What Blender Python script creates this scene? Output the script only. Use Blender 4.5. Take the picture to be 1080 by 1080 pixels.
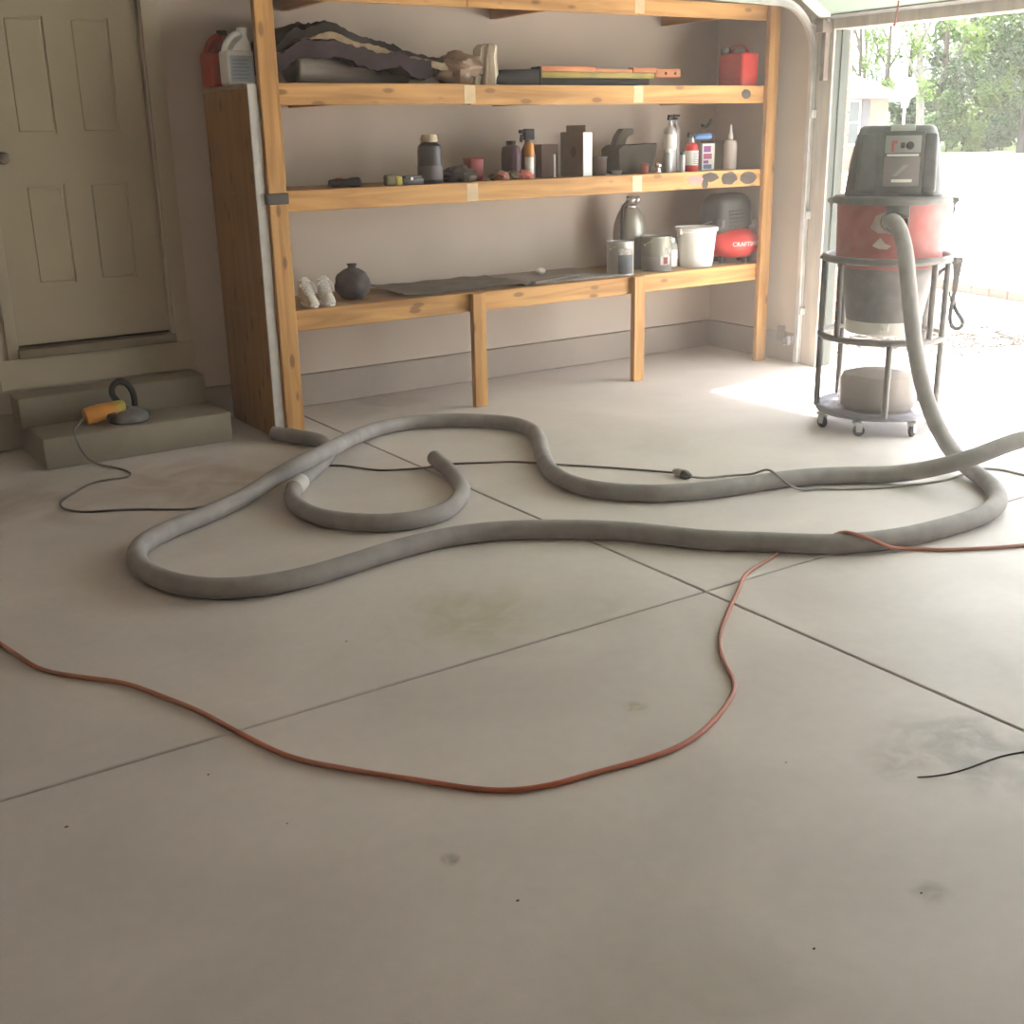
import bpy, bmesh, math, random
from mathutils import Vector, Matrix, Euler, noise
from math import sin, cos, pi, radians as rad
for o in list(bpy.data.objects): bpy.data.objects.remove(o)
sc = bpy.context.scene
COL = sc.collection
rng = random.Random(7)

# ---------------------------------------------------------------- camera
yw, pt, rl = rad(33.32664), rad(17.94735), rad(-1.17578)
F = Vector((sin(yw)*cos(pt), cos(yw)*cos(pt), -sin(pt)))
RT = F.cross(Vector((0, 0, 1))).normalized(); UP = RT.cross(F)
XR = RT*cos(rl)+UP*sin(rl); YU = -RT*sin(rl)+UP*cos(rl)
cam_d = bpy.data.cameras.new('camera'); cam = bpy.data.objects.new('camera', cam_d); COL.objects.link(cam)
cam.matrix_world = Matrix(((XR.x, YU.x, -F.x, 0), (XR.y, YU.y, -F.y, 0), (XR.z, YU.z, -F.z, 1.6), (0, 0, 0, 1)))
cam_d.sensor_width = 36; cam_d.lens = 36*1236.25/1080; cam_d.clip_start = .05; cam_d.clip_end = 500
sc.camera = cam
# ---------------------------------------------------------------- light
w = bpy.data.worlds.new('sky'); sc.world = w; w.use_nodes = True
bg = w.node_tree.nodes['Background']; bg.inputs[0].default_value = (.95, .96, 1, 1); bg.inputs[1].default_value = 1.4
sl = bpy.data.lights.new('sun', 'SUN'); sl.energy = 6.5; sl.angle = rad(3); sl.color = (1, .95, .9)
so = bpy.data.objects.new('sun', sl); COL.objects.link(so)
sd = Vector((-1, -.12, 0)).normalized()*cos(rad(60)); sd.z = -sin(rad(60))
so.rotation_euler = sd.to_track_quat('-Z', 'Y').to_euler(); so.location = (12, 6, 12)
sc.view_settings.view_transform = 'Standard'; sc.view_settings.look = 'None'
sc.view_settings.gamma = 1; sc.view_settings.use_curve_mapping = False
sc.view_settings.exposure = 2.57
sc.render.engine = 'CYCLES'
sc.cycles.max_bounces = 10; sc.cycles.diffuse_bounces = 6; sc.cycles.volume_bounces = 1
sc.cycles.use_denoising = True; sc.cycles.sample_clamp_indirect = 8
HAZE = (.008, .016)

# ---------------------------------------------------------------- materials
def nt(m):
    return m.node_tree.nodes, m.node_tree.links
def mat(name, col, rough=.7, var=.12, scale=6., metal=0., bump=.0, spec=.4, stretch=None, dust=0., ds=14., alpha=None, trans=0.):
    m = bpy.data.materials.new(name); m.use_nodes = True
    N, L = nt(m); b = N['Principled BSDF']
    b.inputs['Roughness'].default_value = rough; b.inputs['Metallic'].default_value = metal
    b.inputs['Specular IOR Level'].default_value = spec
    if trans: b.inputs['Transmission Weight'].default_value = trans
    if alpha is not None: b.inputs['Alpha'].default_value = alpha
    tc = N.new('ShaderNodeTexCoord'); mp = N.new('ShaderNodeMapping'); L.new(tc.outputs['Object'], mp.inputs[0])
    if stretch: mp.inputs['Scale'].default_value = stretch
    n = N.new('ShaderNodeTexNoise'); n.inputs['Scale'].default_value = scale; n.inputs['Detail'].default_value = 4
    L.new(mp.outputs[0], n.inputs[0])
    r = N.new('ShaderNodeValToRGB'); r.color_ramp.elements[0].position = .3; r.color_ramp.elements[1].position = .7
    c = Vector(col)
    r.color_ramp.elements[0].color = (*(c*(1-var)), 1); r.color_ramp.elements[1].color = (*[min(1, x*(1+var)) for x in c], 1)
    L.new(n.outputs['Fac'], r.inputs[0]); out = r.outputs[0]
    if dust:
        n2 = N.new('ShaderNodeTexNoise'); n2.inputs['Scale'].default_value = ds; n2.inputs['Detail'].default_value = 5
        L.new(tc.outputs['Object'], n2.inputs[0])
        mr = N.new('ShaderNodeMapRange'); mr.inputs[1].default_value = .35; mr.inputs[2].default_value = .7
        mr.inputs[3].default_value = dust*.3; mr.inputs[4].default_value = dust
        L.new(n2.outputs['Fac'], mr.inputs[0])
        mx = N.new('ShaderNodeMixRGB'); mx.inputs[2].default_value = (.5, .46, .41, 1)
        L.new(mr.outputs[0], mx.inputs[0]); L.new(out, mx.inputs[1]); out = mx.outputs[0]
    L.new(out, b.inputs['Base Color'])
    if bump:
        bp = N.new('ShaderNodeBump'); bp.inputs['Strength'].default_value = bump; bp.inputs['Distance'].default_value = .01
        L.new(n.outputs['Fac'], bp.inputs['Height']); L.new(bp.outputs[0], b.inputs['Normal'])
    return m
def wood(name, axis, a=(.33, .16, .045), d=(.56, .31, .105), rough=.6):
    m = bpy.data.materials.new(name); m.use_nodes = True; N, L = nt(m); b = N['Principled BSDF']
    b.inputs['Roughness'].default_value = rough; b.inputs['Specular IOR Level'].default_value = .35
    tc = N.new('ShaderNodeTexCoord'); mp = N.new('ShaderNodeMapping')
    s = [9., 9., 9.]; s[axis] = .7; mp.inputs['Scale'].default_value = s
    L.new(tc.outputs['Object'], mp.inputs[0])
    n = N.new('ShaderNodeTexNoise'); n.inputs['Scale'].default_value = 2.2; n.inputs['Detail'].default_value = 5; n.inputs['Distortion'].default_value = .6
    L.new(mp.outputs[0], n.inputs[0])
    r = N.new('ShaderNodeValToRGB'); e = r.color_ramp.elements
    e[0].position = .3; e[0].color = (*a, 1); e[1].position = .62; e[1].color = (*d, 1)
    L.new(n.outputs['Fac'], r.inputs[0])
    # knots
    v = N.new('ShaderNodeTexVoronoi'); v.inputs['Scale'].default_value = 1.0
    mp2 = N.new('ShaderNodeMapping'); s2 = [11., 11., 11.]; s2[axis] = 4.2; mp2.inputs['Scale'].default_value = s2
    L.new(tc.outputs['Object'], mp2.inputs[0]); L.new(mp2.outputs[0], v.inputs[0])
    mr = N.new('ShaderNodeMapRange'); mr.inputs[1].default_value = .12; mr.inputs[2].default_value = .2; mr.inputs[3].default_value = .75; mr.inputs[4].default_value = 0
    L.new(v.outputs['Distance'], mr.inputs[0])
    mx = N.new('ShaderNodeMixRGB'); mx.inputs[2].default_value = (.16, .07, .025, 1)
    L.new(mr.outputs[0], mx.inputs[0]); L.new(r.outputs[0], mx.inputs[1]); L.new(mx.outputs[0], b.inputs['Base Color'])
    bp = N.new('ShaderNodeBump'); bp.inputs['Strength'].default_value = .15; bp.inputs['Distance'].default_value = .004
    L.new(n.outputs['Fac'], bp.inputs['Height']); L.new(bp.outputs[0], b.inputs['Normal'])
    return m
def concrete(name, base, stains, rough=.75, spec=.35, fine=.06):
    m = bpy.data.materials.new(name); m.use_nodes = True; N, L = nt(m); b = N['Principled BSDF']
    b.inputs['Specular IOR Level'].default_value = spec
    tc = N.new('ShaderNodeTexCoord')
    def ns(s, d=5, dist=0.):
        n = N.new('ShaderNodeTexNoise'); n.inputs['Scale'].default_value = s; n.inputs['Detail'].default_value = d; n.inputs['Distortion'].default_value = dist
        L.new(tc.outputs['Object'], n.inputs[0]); return n.outputs['Fac']
    r = N.new('ShaderNodeValToRGB'); e = r.color_ramp.elements; c = Vector(base)
    e[0].position = .3; e[0].color = (*(c*.875), 1); e[1].position = .7; e[1].color = (*(c*1.07), 1)
    L.new(ns(1.3, 7, .6), r.inputs[0]); out = r.outputs[0]
    r2 = N.new('ShaderNodeValToRGB'); e = r2.color_ramp.elements
    e[0].position = .25; e[0].color = (1-fine, 1-fine, 1-fine, 1); e[1].position = .75; e[1].color = (1, 1, 1, 1)
    L.new(ns(22, 6), r2.inputs[0])
    mu = N.new('ShaderNodeMixRGB'); mu.blend_type = 'MULTIPLY'; mu.inputs[0].default_value = 1
    L.new(out, mu.inputs[1]); L.new(r2.outputs[0], mu.inputs[2]); out = mu.outputs[0]
    for (x, y, z, rr, col, st, sc_) in stains:
        vm = N.new('ShaderNodeVectorMath'); vm.operation = 'DISTANCE'; vm.inputs[1].default_value = (x, y, z)
        L.new(tc.outputs['Object'], vm.inputs[0])
        mr = N.new('ShaderNodeMapRange'); mr.interpolation_type = 'SMOOTHSTEP'
        mr.inputs[1].default_value = rr*.15; mr.inputs[2].default_value = rr; mr.inputs[3].default_value = 1; mr.inputs[4].default_value = 0
        L.new(vm.outputs['Value'], mr.inputs[0])
        m2 = N.new('ShaderNodeMapRange'); m2.inputs[1].default_value = .38; m2.inputs[2].default_value = .62; m2.inputs[3].default_value = .15; m2.inputs[4].default_value = st
        L.new(ns(sc_, 6, 1.2), m2.inputs[0])
        mm = N.new('ShaderNodeMath'); mm.operation = 'MULTIPLY'; L.new(mr.outputs[0], mm.inputs[0]); L.new(m2.outputs[0], mm.inputs[1])
        mx = N.new('ShaderNodeMixRGB'); mx.inputs[2].default_value = (*col, 1)
        L.new(mm.outputs[0], mx.inputs[0]); L.new(out, mx.inputs[1]); out = mx.outputs[0]
    L.new(out, b.inputs['Base Color'])
    mr = N.new('ShaderNodeMapRange'); mr.inputs[3].default_value = rough-.12; mr.inputs[4].default_value = rough+.12
    L.new(ns(5, 4), mr.inputs[0]); L.new(mr.outputs[0], b.inputs['Roughness'])
    bp = N.new('ShaderNodeBump'); bp.inputs['Strength'].default_value = .12; bp.inputs['Distance'].default_value = .004
    L.new(ns(60, 4), bp.inputs['Height']); L.new(bp.outputs[0], b.inputs['Normal'])
    return m

WX, WY, WZ = wood('pine_x', 0), wood('pine_y', 1), wood('pine_z', 2)
WPAN = wood('panel_wood', 2, (.31, .155, .055), (.40, .215, .085), .7)
WSHELF = wood('shelf_ply', 0, (.30, .19, .10), (.42, .29, .17), .8)
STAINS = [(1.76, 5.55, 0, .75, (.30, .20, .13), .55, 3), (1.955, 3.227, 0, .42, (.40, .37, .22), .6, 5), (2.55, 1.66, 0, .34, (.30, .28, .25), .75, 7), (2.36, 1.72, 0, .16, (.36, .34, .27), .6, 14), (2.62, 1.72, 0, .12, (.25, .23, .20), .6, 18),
          (1.153, 2.04, 0, .035, (.22, .20, .18), .9, 20), (2.35, 3.0, 0, .3, (.40, .37, .30), .4, 6), (1.98, 2.379, 0, .05, (.38, .34, .2), .8, 18),
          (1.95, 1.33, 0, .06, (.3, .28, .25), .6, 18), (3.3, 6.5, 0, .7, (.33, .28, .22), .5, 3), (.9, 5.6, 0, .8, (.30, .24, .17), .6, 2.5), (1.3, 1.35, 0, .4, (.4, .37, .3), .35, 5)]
M_FLOOR = concrete('floor_concrete', (.65, .60, .558), STAINS, .55, .45)
M_JOINT = mat('joint_dirt', (.17, .145, .12), .9, .25, 12)
M_CURB = concrete('curb_concrete', (.42, .37, .315), [], .85)
M_STEP = concrete('step_concrete', (.29, .255, .19), [(1.7, 6.3, .16, .5, (.2, .17, .12), .5, 5)], .85)
M_WALL = mat('wall_paint', (.545, .475, .40), .75, .05, 2.2, bump=.03)
M_WALLD = mat('bare_wall_board', (.35, .31, .26), .85, .08, 2)
M_CEIL = mat('ceiling_paint', (.46, .42, .37), .85, .05, 2)
M_DOOR = mat('door_paint', (.435, .38, .265), .5, .04, 3)
M_TRIM = mat('trim_paint', (.46, .405, .295), .55, .05, 4)
M_SILL = mat('sill', (.22, .18, .12), .7, .15, 5)
M_OLDWOOD = mat('weathered_frame', (.40, .345, .28), .75, .18, 3, stretch=(6, 6, .8))
M_JAMB = mat('jamb_green_grey', (.085, .097, .085), .85, .12, 4, spec=.1, stretch=(6, 6, .8))
M_GALV = mat('galvanised', (.62, .62, .6), .42, .1, 12, metal=.75)
M_WHITEM = mat('white_metal', (.8, .79, .76), .4, .06, 10)
M_GDOOR = mat('garage_door_paint', (.36, .47, .40), .5, .05, 2)
M_BLACK = mat('black_plastic', (.018, .016, .016), .55, .2, 8, spec=.2)
M_DKGREY = mat('dark_grey_plastic', (.075, .075, .078), .5, .15, 8, dust=.18)
M_RUBBER = mat('rubber', (.04, .04, .04), .8, .2, 9)
M_HOSE = mat('hose_fabric', (.265, .25, .24), .85, .12, 7, bump=.25, dust=.22)
M_ORANGE = mat('orange_cord', (.40, .08, .025), .6, .5, 2.6, dust=.42, ds=1.7)
M_CORD = mat('dark_cord', (.075, .062, .05), .6, .2, 6, dust=.25)
M_RED = mat('red_plastic', (.62, .035, .03), .42, .1, 5)
M_REDDUST = mat('dusty_red_steel', (.34, .055, .045), .5, .15, 5, dust=.2)
M_WHITE = mat('white_plastic', (.84, .83, .8), .45, .03, 5)
M_STEEL = mat('steel', (.45, .45, .44), .35, .12, 8, metal=.8)
M_FRAME = mat('dusty_steel_frame', (.10, .097, .09), .5, .15, 8, metal=.3, dust=.16)
M_LABEL = mat('paper_label', (.78, .77, .72), .7, .05, 9)
M_BLUE = mat('blue_plastic', (.07, .19, .42), .45, .1, 6)
M_INK = mat('ink', (.05, .05, .06), .7, .1, 9)

# ---------------------------------------------------------------- geometry helpers
class B:
    def __init__(s): s.bm = bmesh.new()
    def box(s, lo, hi, bev=0., rot=None, piv=None, seg=2, taper=None):
        lo, hi = Vector(lo), Vector(hi)
        g = bmesh.ops.create_cube(s.bm, size=1); vs = g['verts']
        c, d = (lo+hi)/2, hi-lo
        for v in vs:
            p = Vector((v.co.x*d.x, v.co.y*d.y, v.co.z*d.z))
            if taper and v.co.z > 0: p.x *= taper[0]; p.y *= taper[1]
            v.co = p+c
        if bev:
            es = list({e for v in vs for e in v.link_edges})
            r = bmesh.ops.bevel(s.bm, geom=es, offset=bev, segments=seg, profile=.5, affect='EDGES')
            vs = list({v for f in r['faces'] for v in f.verts} | {v for v in vs if v.is_valid})
        if rot is not None: s.xf(vs, rot, piv if piv is not None else c)
        return vs
    def xf(s, vs, rot, piv):
        M = Euler(rot).to_matrix(); piv = Vector(piv)
        for v in vs: v.co = M @ (v.co-piv)+piv
    def lathe(s, c, prof, seg=24, axis=(0, 0, 1), cap=True, sy=1.):
        """prof: (r, h) list along axis from c"""
        ax = Vector(axis).normalized(); q = Vector((0, 0, 1)).rotation_difference(ax); c = Vector(c); rings = []
        for r, h in prof:
            rings.append([s.bm.verts.new(c+q @ Vector((r*cos(2*pi*i/seg), r*sy*sin(2*pi*i/seg), h))) for i in range(seg)])
        for a, b in zip(rings, rings[1:]):
            for i in range(seg): s.bm.faces.new((a[i], a[(i+1) % seg], b[(i+1) % seg], b[i]))
        if cap:
            if prof[0][0] > 1e-5: s.bm.faces.new(rings[0][::-1])
            if prof[-1][0] > 1e-5: s.bm.faces.new(rings[-1])
        return [v for r in rings for v in r]
    def cyl(s, a, b, r0, r1=None, seg=16):
        a, b = Vector(a), Vector(b); r1 = r0 if r1 is None else r1
        return s.lathe(a, [(r0, 0), (r1, (b-a).length)], seg, b-a)
    def ring(s, c, R, r, seg=48, rs=8, axis=(0, 0, 1), a0=0, a1=2*pi):
        ax = Vector(axis).normalized(); q = Vector((0, 0, 1)).rotation_difference(ax); c = Vector(c)
        full = abs(a1-a0-2*pi) < 1e-6
        n = seg if full else seg+1; rr = []
        for i in range(n):
            t = a0+(a1-a0)*i/seg
            rr.append([s.bm.verts.new(c+q @ Vector(((R+r*cos(2*pi*j/rs))*cos(t), (R+r*cos(2*pi*j/rs))*sin(t), r*sin(2*pi*j/rs)))) for j in range(rs)])
        for i in range(n if full else n-1):
            a, b = rr[i], rr[(i+1) % n]
            for j in range(rs): s.bm.faces.new((a[j], b[j], b[(j+1) % rs], a[(j+1) % rs]))
        if not full: s.bm.faces.new(rr[0]); s.bm.faces.new(rr[-1][::-1])
    def tube(s, pts, r, rs=12, step=.03, smooth=1, hollow=False, raw=False):
        P = [Vector(p) for p in pts]
        if not raw: P = resample(P, step, smooth)
        n = len(P); T = [(P[min(i+1, n-1)]-P[max(i-1, 0)]).normalized() for i in range(n)]
        nrm = T[0].orthogonal().normalized(); rings = []
        for i in range(n):
            if i: nrm = (nrm-T[i]*nrm.dot(T[i])).normalized()
            bn = T[i].cross(nrm); ri = r(i/(n-1)) if callable(r) else r
            rings.append([s.bm.verts.new(P[i]+(nrm*cos(2*pi*j/rs)+bn*sin(2*pi*j/rs))*ri) for j in range(rs)])
        for a, b in zip(rings, rings[1:]):
            for j in range(rs): s.bm.faces.new((a[j], a[(j+1) % rs], b[(j+1) % rs], b[j]))
        if hollow:
            for e, (i, sg) in enumerate(((0, 1), (n-1, -1))):
                inner = [s.bm.verts.new(P[i]+(v.co-P[i])*.82) for v in rings[i]]
                deep = [s.bm.verts.new(v.co+T[i]*sg*.12) for v in inner]
                for A_, B_ in ((rings[i], inner), (inner, deep)):
                    for j in range(rs):
                        f = (A_[j], A_[(j+1) % rs], B_[(j+1) % rs], B_[j]); s.bm.faces.new(f if e else f[::-1])
                s.bm.faces.new(deep if e else deep[::-1])
        else: s.bm.faces.new(rings[0][::-1]); s.bm.faces.new(rings[-1])
    def prism(s, poly, d, base=(0, 0, 0), ux=(1, 0, 0), uy=(0, 0, 1), bev=0.):
        """2-D polygon in plane (ux,uy) extruded by vector d"""
        base, ux, uy, d = Vector(base), Vector(ux), Vector(uy), Vector(d)
        a = [s.bm.verts.new(base+ux*p[0]+uy*p[1]) for p in poly]; b = [s.bm.verts.new(v.co+d) for v in a]
        n = len(a); fs = [s.bm.faces.new(a), s.bm.faces.new(b[::-1])]
        for i in range(n): fs.append(s.bm.faces.new((a[i], b[i], b[(i+1) % n], a[(i+1) % n])))
        if bev:
            es = list({e for f in fs for e in f.edges}); bmesh.ops.bevel(s.bm, geom=es, offset=bev, segments=2, profile=.5, affect='EDGES')
        return a+b
    def ell(s, c, r, u=20, v=12, f=None):
        g = bmesh.ops.create_uvsphere(s.bm, u_segments=u, v_segments=v, radius=1); c = Vector(c)
        for q in g['verts']:
            k = f(q.co) if f else 1
            q.co = Vector((q.co.x*r[0], q.co.y*r[1], q.co.z*r[2]))*k+c
        return g['verts']
    def out(s, name, m, parent=None, loc=None, smooth=35):
        bmesh.ops.recalc_face_normals(s.bm, faces=s.bm.faces)
        me = bpy.data.meshes.new(name); s.bm.to_mesh(me); s.bm.free()
        me.materials.append(m)
        if smooth:
            me.polygons.foreach_set('use_smooth', [True]*len(me.polygons)); me.set_sharp_from_angle(angle=rad(smooth))
        o = bpy.data.objects.new(name, me); COL.objects.link(o)
        if parent: o.parent = parent
        if loc: o.location = loc
        return o
def resample(P, step, smooth):
    Q = []
    for i in range(len(P)-1):
        p0, p1, p2, p3 = P[max(i-1, 0)], P[i], P[i+1], P[min(i+2, len(P)-1)]
        n = max(2, int((p2-p1).length/step))
        for k in range(n):
            t = k/n
            Q.append(.5*((2*p1)+(p2-p0)*t+(2*p0-5*p1+4*p2-p3)*t*t+(3*p1-p0-3*p2+p3)*t**3))
    Q.append(P[-1])
    for _ in range(smooth*3):
        Q = [Q[0]]+[(Q[i-1]+Q[i]*2+Q[i+1])/4 for i in range(1, len(Q)-1)]+[Q[-1]]
    return Q
def tag(o, label, cat, group=None, kind=None):
    o['label'] = label; o['category'] = cat
    if group: o['group'] = group
    if kind: o['kind'] = kind
    return o
def thing(name, label, cat, loc=(0, 0, 0), rz=0, group=None):
    o = bpy.data.objects.new(name, None); COL.objects.link(o); o.location = loc; o.rotation_euler = (0, 0, rz); o.empty_display_size = .05
    return tag(o, label, cat, group)
def struct(o): o['kind'] = 'structure'; return o
def text(name, s, size, m, parent, loc, rot, ext=.001, bend=None):
    cu = bpy.data.curves.new(name, 'FONT'); cu.body = s; cu.size = size; cu.extrude = ext; cu.align_x = 'CENTER'; cu.align_y = 'CENTER'; cu.resolution_u = 3
    t = bpy.data.objects.new('t', cu); COL.objects.link(t); bpy.context.view_layer.update()
    me = bpy.data.meshes.new_from_object(t.evaluated_get(bpy.context.evaluated_depsgraph_get()))
    bpy.data.objects.remove(t); me.materials.clear(); me.materials.append(m)
    if bend:
        for v in me.vertices: v.co = bend(v.co.copy())
    o = bpy.data.objects.new(name, me); COL.objects.link(o); o.parent = parent; o.location = loc; o.rotation_euler = rot
    return o

# ================================================================ ROOM
YB, XR_, CZ = 6.68, 6.24, 2.72
def slab_cells():
    xs = [-1.6, 2.757, 6.5]; ys = [-2.2, 2.925, 6.72]
    return [(xs[i], xs[i+1], ys[j], ys[j+1]) for i in range(2) for j in range(2)]
b = B(); b.box((-1.6, -2.2, -.2), (6.5, 6.72, -.012)); fl = struct(b.out('floor', M_JOINT, smooth=0))
for x0, x1, y0, y1 in slab_cells():
    b = B(); b.box((x0+.006, y0+.006, -.15), (x1-.006, y1-.006, 0), bev=.003, seg=1); b.out('slab', M_FLOOR, fl)
b = B(); b.tube([(2.318, 1.651, .0), (2.365, 1.623, .0006), (2.421, 1.607, .001), (2.507, 1.598, .001), (2.575, 1.597, .001), (2.653, 1.572, .001), (2.728, 1.537, 0), (2.78, 1.53, -.001)], .0026, 6)
b.out('crack', M_INK, fl)
b = B()
for x, y, r in ((.45, 2.703, .006), (.823, 2.738, .004), (1.193, 1.823, .005), (1.929, 1.336, .004), (1.6, 1.343, .004), (.9, 2.4, .003), (2.1, 1.9, .003), (1.5, 3.3, .004)):
    b.ell((x, y, .0005), (r*.95, r*.6, .0015), 8, 5)
o = b.out('grit', M_INK, fl); o['kind'] = 'stuff'
for x, y, R, a0 in ((1.9, 1.62, .06, .5), (1.55, 2.62, .04, 2)):
    pass
# back wall: drywall above a concrete stem wall
b = B(); b.box((-1.6, YB, .205), (1.24, YB+.12, CZ)); b.box((2.09, YB, .205), (XR_+.1, YB+.12, CZ)); b.box((1.24, YB, .205), (2.09, YB+.12, .49)); b.box((1.24, YB, 2.60), (2.09, YB+.12, CZ))
wb = struct(b.out('wall_back', M_WALL, smooth=0))
b = B(); b.box((-1.6, YB+.006, 0), (XR_+.1, YB+.12, .197), bev=.004, seg=1); b.out('stem_wall', M_CURB, wb)
# right wall with the garage opening y .70 .. 5.585
OY0, OY1, OZ = .70, 5.585, 2.187
b = B(); b.box((XR_, OY1+.09, .205), (XR_+.12, YB, CZ)); b.box((XR_, OY0-2.9, 0), (XR_+.12, OY0-.09, CZ)); b.box((XR_, OY0-.09, OZ+.1), (XR_+.12, OY1+.09, CZ))
wr = struct(b.out('wall_right', M_WALL, smooth=0))
b = B(); b.box((XR_+.006, OY1+.14, 0), (XR_+.12, YB+.006, .197), bev=.004, seg=1); b.out('stem_wall', M_CURB, wr)
# exterior brick leaf
M_BRICK = mat('red_brick', (.42, .2, .15), .85, .25, 5, bump=.2); M_MORT = mat('mortar', (.62, .59, .54), .9, .1, 15)
b = B(); b.box((XR_+.12, OY1+.075, -.05), (XR_+.235, 7.2, 3.0)); b.box((XR_+.12, -2.2, -.05), (XR_+.235, OY0-.05, 3.0)); b.box((XR_+.12, OY0-.05, OZ+.1), (XR_+.235, OY1+.05, 3.0)); b.out('mortar', M_MORT, wr, smooth=0)
b = B(); b.box((0, 0, 0), (.105, .2, .062), bev=.004, seg=1); proto = b.out('brick', M_BRICK, wr, (XR_+.14, OY1+.06, .0))
for k in range(1, 29):
    for j in range(3):
        o = proto.copy(); COL.objects.link(o); o.parent = wr
        o.location = (XR_+.14+rng.uniform(-.003, .003), OY1+.06+(k % 2)*.105+j*.212-(.105 if k % 2 and j == 0 else 0)+(0 if k % 2 == 0 else 0)+(.105 if False else 0), k*.0735)
        if k % 2: o.location.y = OY1+.06+j*.212-.0+(.0 if j == 0 else -.1)
        if k % 2 and j == 0: o.scale.y = .5
# weathered frame around the opening
b = B(); b.box((XR_-.018, OY1, 0), (XR_, OY1+.14, 2.33), bev=.003, seg=1); struct(b.out('trim_1', M_OLDWOOD))
b = B(); b.box((XR_, OY1, 0), (XR_+.125, OY1+.09, OZ), bev=.003, seg=1); b.box((XR_+.05, OY1-.012, 0), (XR_+.125, OY1, OZ), bev=.002, seg=1); struct(b.out('trim_2', M_JAMB))
b = B(); b.box((XR_-.02, OY0, OZ), (XR_, OY1, OZ+.14), bev=.003, seg=1); b.box((XR_, OY0, OZ), (XR_+.125, OY1, OZ+.1), bev=.003, seg=1); struct(b.out('trim_3', M_OLDWOOD))
b = B(); b.box((XR_, OY0-.09, 0), (XR_+.125, OY0, OZ), bev=.003, seg=1); b.box((XR_-.018, OY0-.14, 0), (XR_, OY0, 2.33), bev=.003, seg=1); struct(b.out('trim_4', M_OLDWOOD))
b = B(); b.box((-1.72, -2.2, 0), (-1.6, 6.8, CZ)); struct(b.out('wall_left', M_WALLD, smooth=0))
b = B(); b.box((-1.72, -2.32, 0), (6.36, -2.2, CZ)); struct(b.out('wall_front', M_WALLD, smooth=0))
b = B(); b.box((-1.72, -2.32, CZ), (6.6, 6.8, CZ+.1)); struct(b.out('ceiling', M_CEIL, smooth=0))

# ---- entry door
DX0, DX1, DZ0, DZ1, DY = 1.247, 2.083, .558, 2.59, YB+.03
def panel_door(parent_mat):
    b = B()
    # stiles/rails as one face with recessed raised panels built from nested frames
    xs = [(DX0+.155, DX0+.355), (DX0+.485, DX0+.685)]; zs = [(.868, 1.388), (1.638, 2.21), (2.30, 2.48)]
    b.box((DX0, DY+.007, DZ0), (DX1, DY+.045, DZ1))
    # surface boards around the panels
    xc = [DX0, xs[0][0], xs[0][1], xs[1][0], xs[1][1], DX1]
    for i in (0, 2, 4): b.box((xc[i], DY, DZ0), (xc[i+1], DY+.007, DZ1))
    zc = [DZ0, zs[0][0], zs[0][1], zs[1][0], zs[1][1], zs[2][0], zs[2][1], DZ1]
    for x0, x1 in xs:
        for i in (0, 2, 4, 6): b.box((x0, DY, zc[i]), (x1, DY+.007, zc[i+1]))
    return b.out('door_1', parent_mat, smooth=0), xs, zs
dr, dxs, dzs = panel_door(M_DOOR); struct(dr)
for x0, x1 in dxs:
    for z0, z1 in dzs:
        b = B(); bv = b.box((x0+.012, DY+.002, z0+.012), (x1-.012, DY+.02, z1-.012), bev=.005, seg=1); b.out('panel', M_DOOR, dr)
kb = B(); kb.lathe((DX0+.062, DY, 1.524), [(.032, 0), (.032, .006), (.012, .01), (.011, .03), (.026, .038), (.031, .052), (.026, .064), (.0, .068)], 20, (0, -1, 0))
o = kb.out('door_knob', mat('dull_nickel', (.2, .17, .14), .35, .1, 8, metal=.8), dr); o['label'] = 'round dull nickel door knob'
b = B(); b.box((DX0-.003, DY+.035, DZ0-.015), (DX1+.013, DY+.08, DZ1)); b.out('weather_strip', M_RUBBER, dr, smooth=0)
b = B(); b.box((DX0-.01, YB-.055, .497), (DX1+.01, YB+.10, .545), bev=.006); o = b.out('threshold', M_SILL, dr)
b = B(); b.box((DX0-.12, YB-.02, .33), (DX1+.12, YB, .493), bev=.003, seg=1); b.out('kick_board', M_TRIM, dr)
for nm, (x0, x1) in (('a', (DX0-.06, DX0-.002)), ('b', (DX1+.013, DX1+.108))):
    b = B(); b.box((x0, YB-.022, .493), (x1, YB+.05, 2.68), bev=.006); b.out('casing', M_TRIM, dr)
b = B(); b.box((DX0-.002, YB-.022, DZ1+.004), (DX1+.004, YB+.05, 2.68), bev=.006); b.out('casing', M_TRIM, dr)

# ---- concrete steps
st = thing('concrete_steps', 'two grey concrete steps below the entry door, chipped at the corners', 'steps', (1.68, 6.4, 0))
def stepblock(lo, hi, name, sd_):
    b = B(); b.box(lo, hi, bev=.012); bmesh.ops.subdivide_edges(b.bm, edges=[e for e in b.bm.edges if e.calc_length() > .15], cuts=8, use_grid_fill=True)
    for v in b.bm.verts:
        nz = noise.noise(v.co*7+Vector((sd_, 0, 0)))*.006; v.co += Vector((nz, noise.noise(v.co*9)*.005, noise.noise(v.co*5+Vector((3, 3, 3)))*.004 if v.co.z > .02 else 0))
    o = b.out(name, M_STEP, st); o.location = (-1.68, -6.4, 0); return o
stepblock((1.19, 6.13, 0), (2.19, YB-.01, .165), 'lower_step', 1)
stepblock((1.16, 6.44, .16), (2.17, YB-.024, .325), 'upper_step', 5)

# ---- garage door, track and hardware
gd = B(); 
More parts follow.
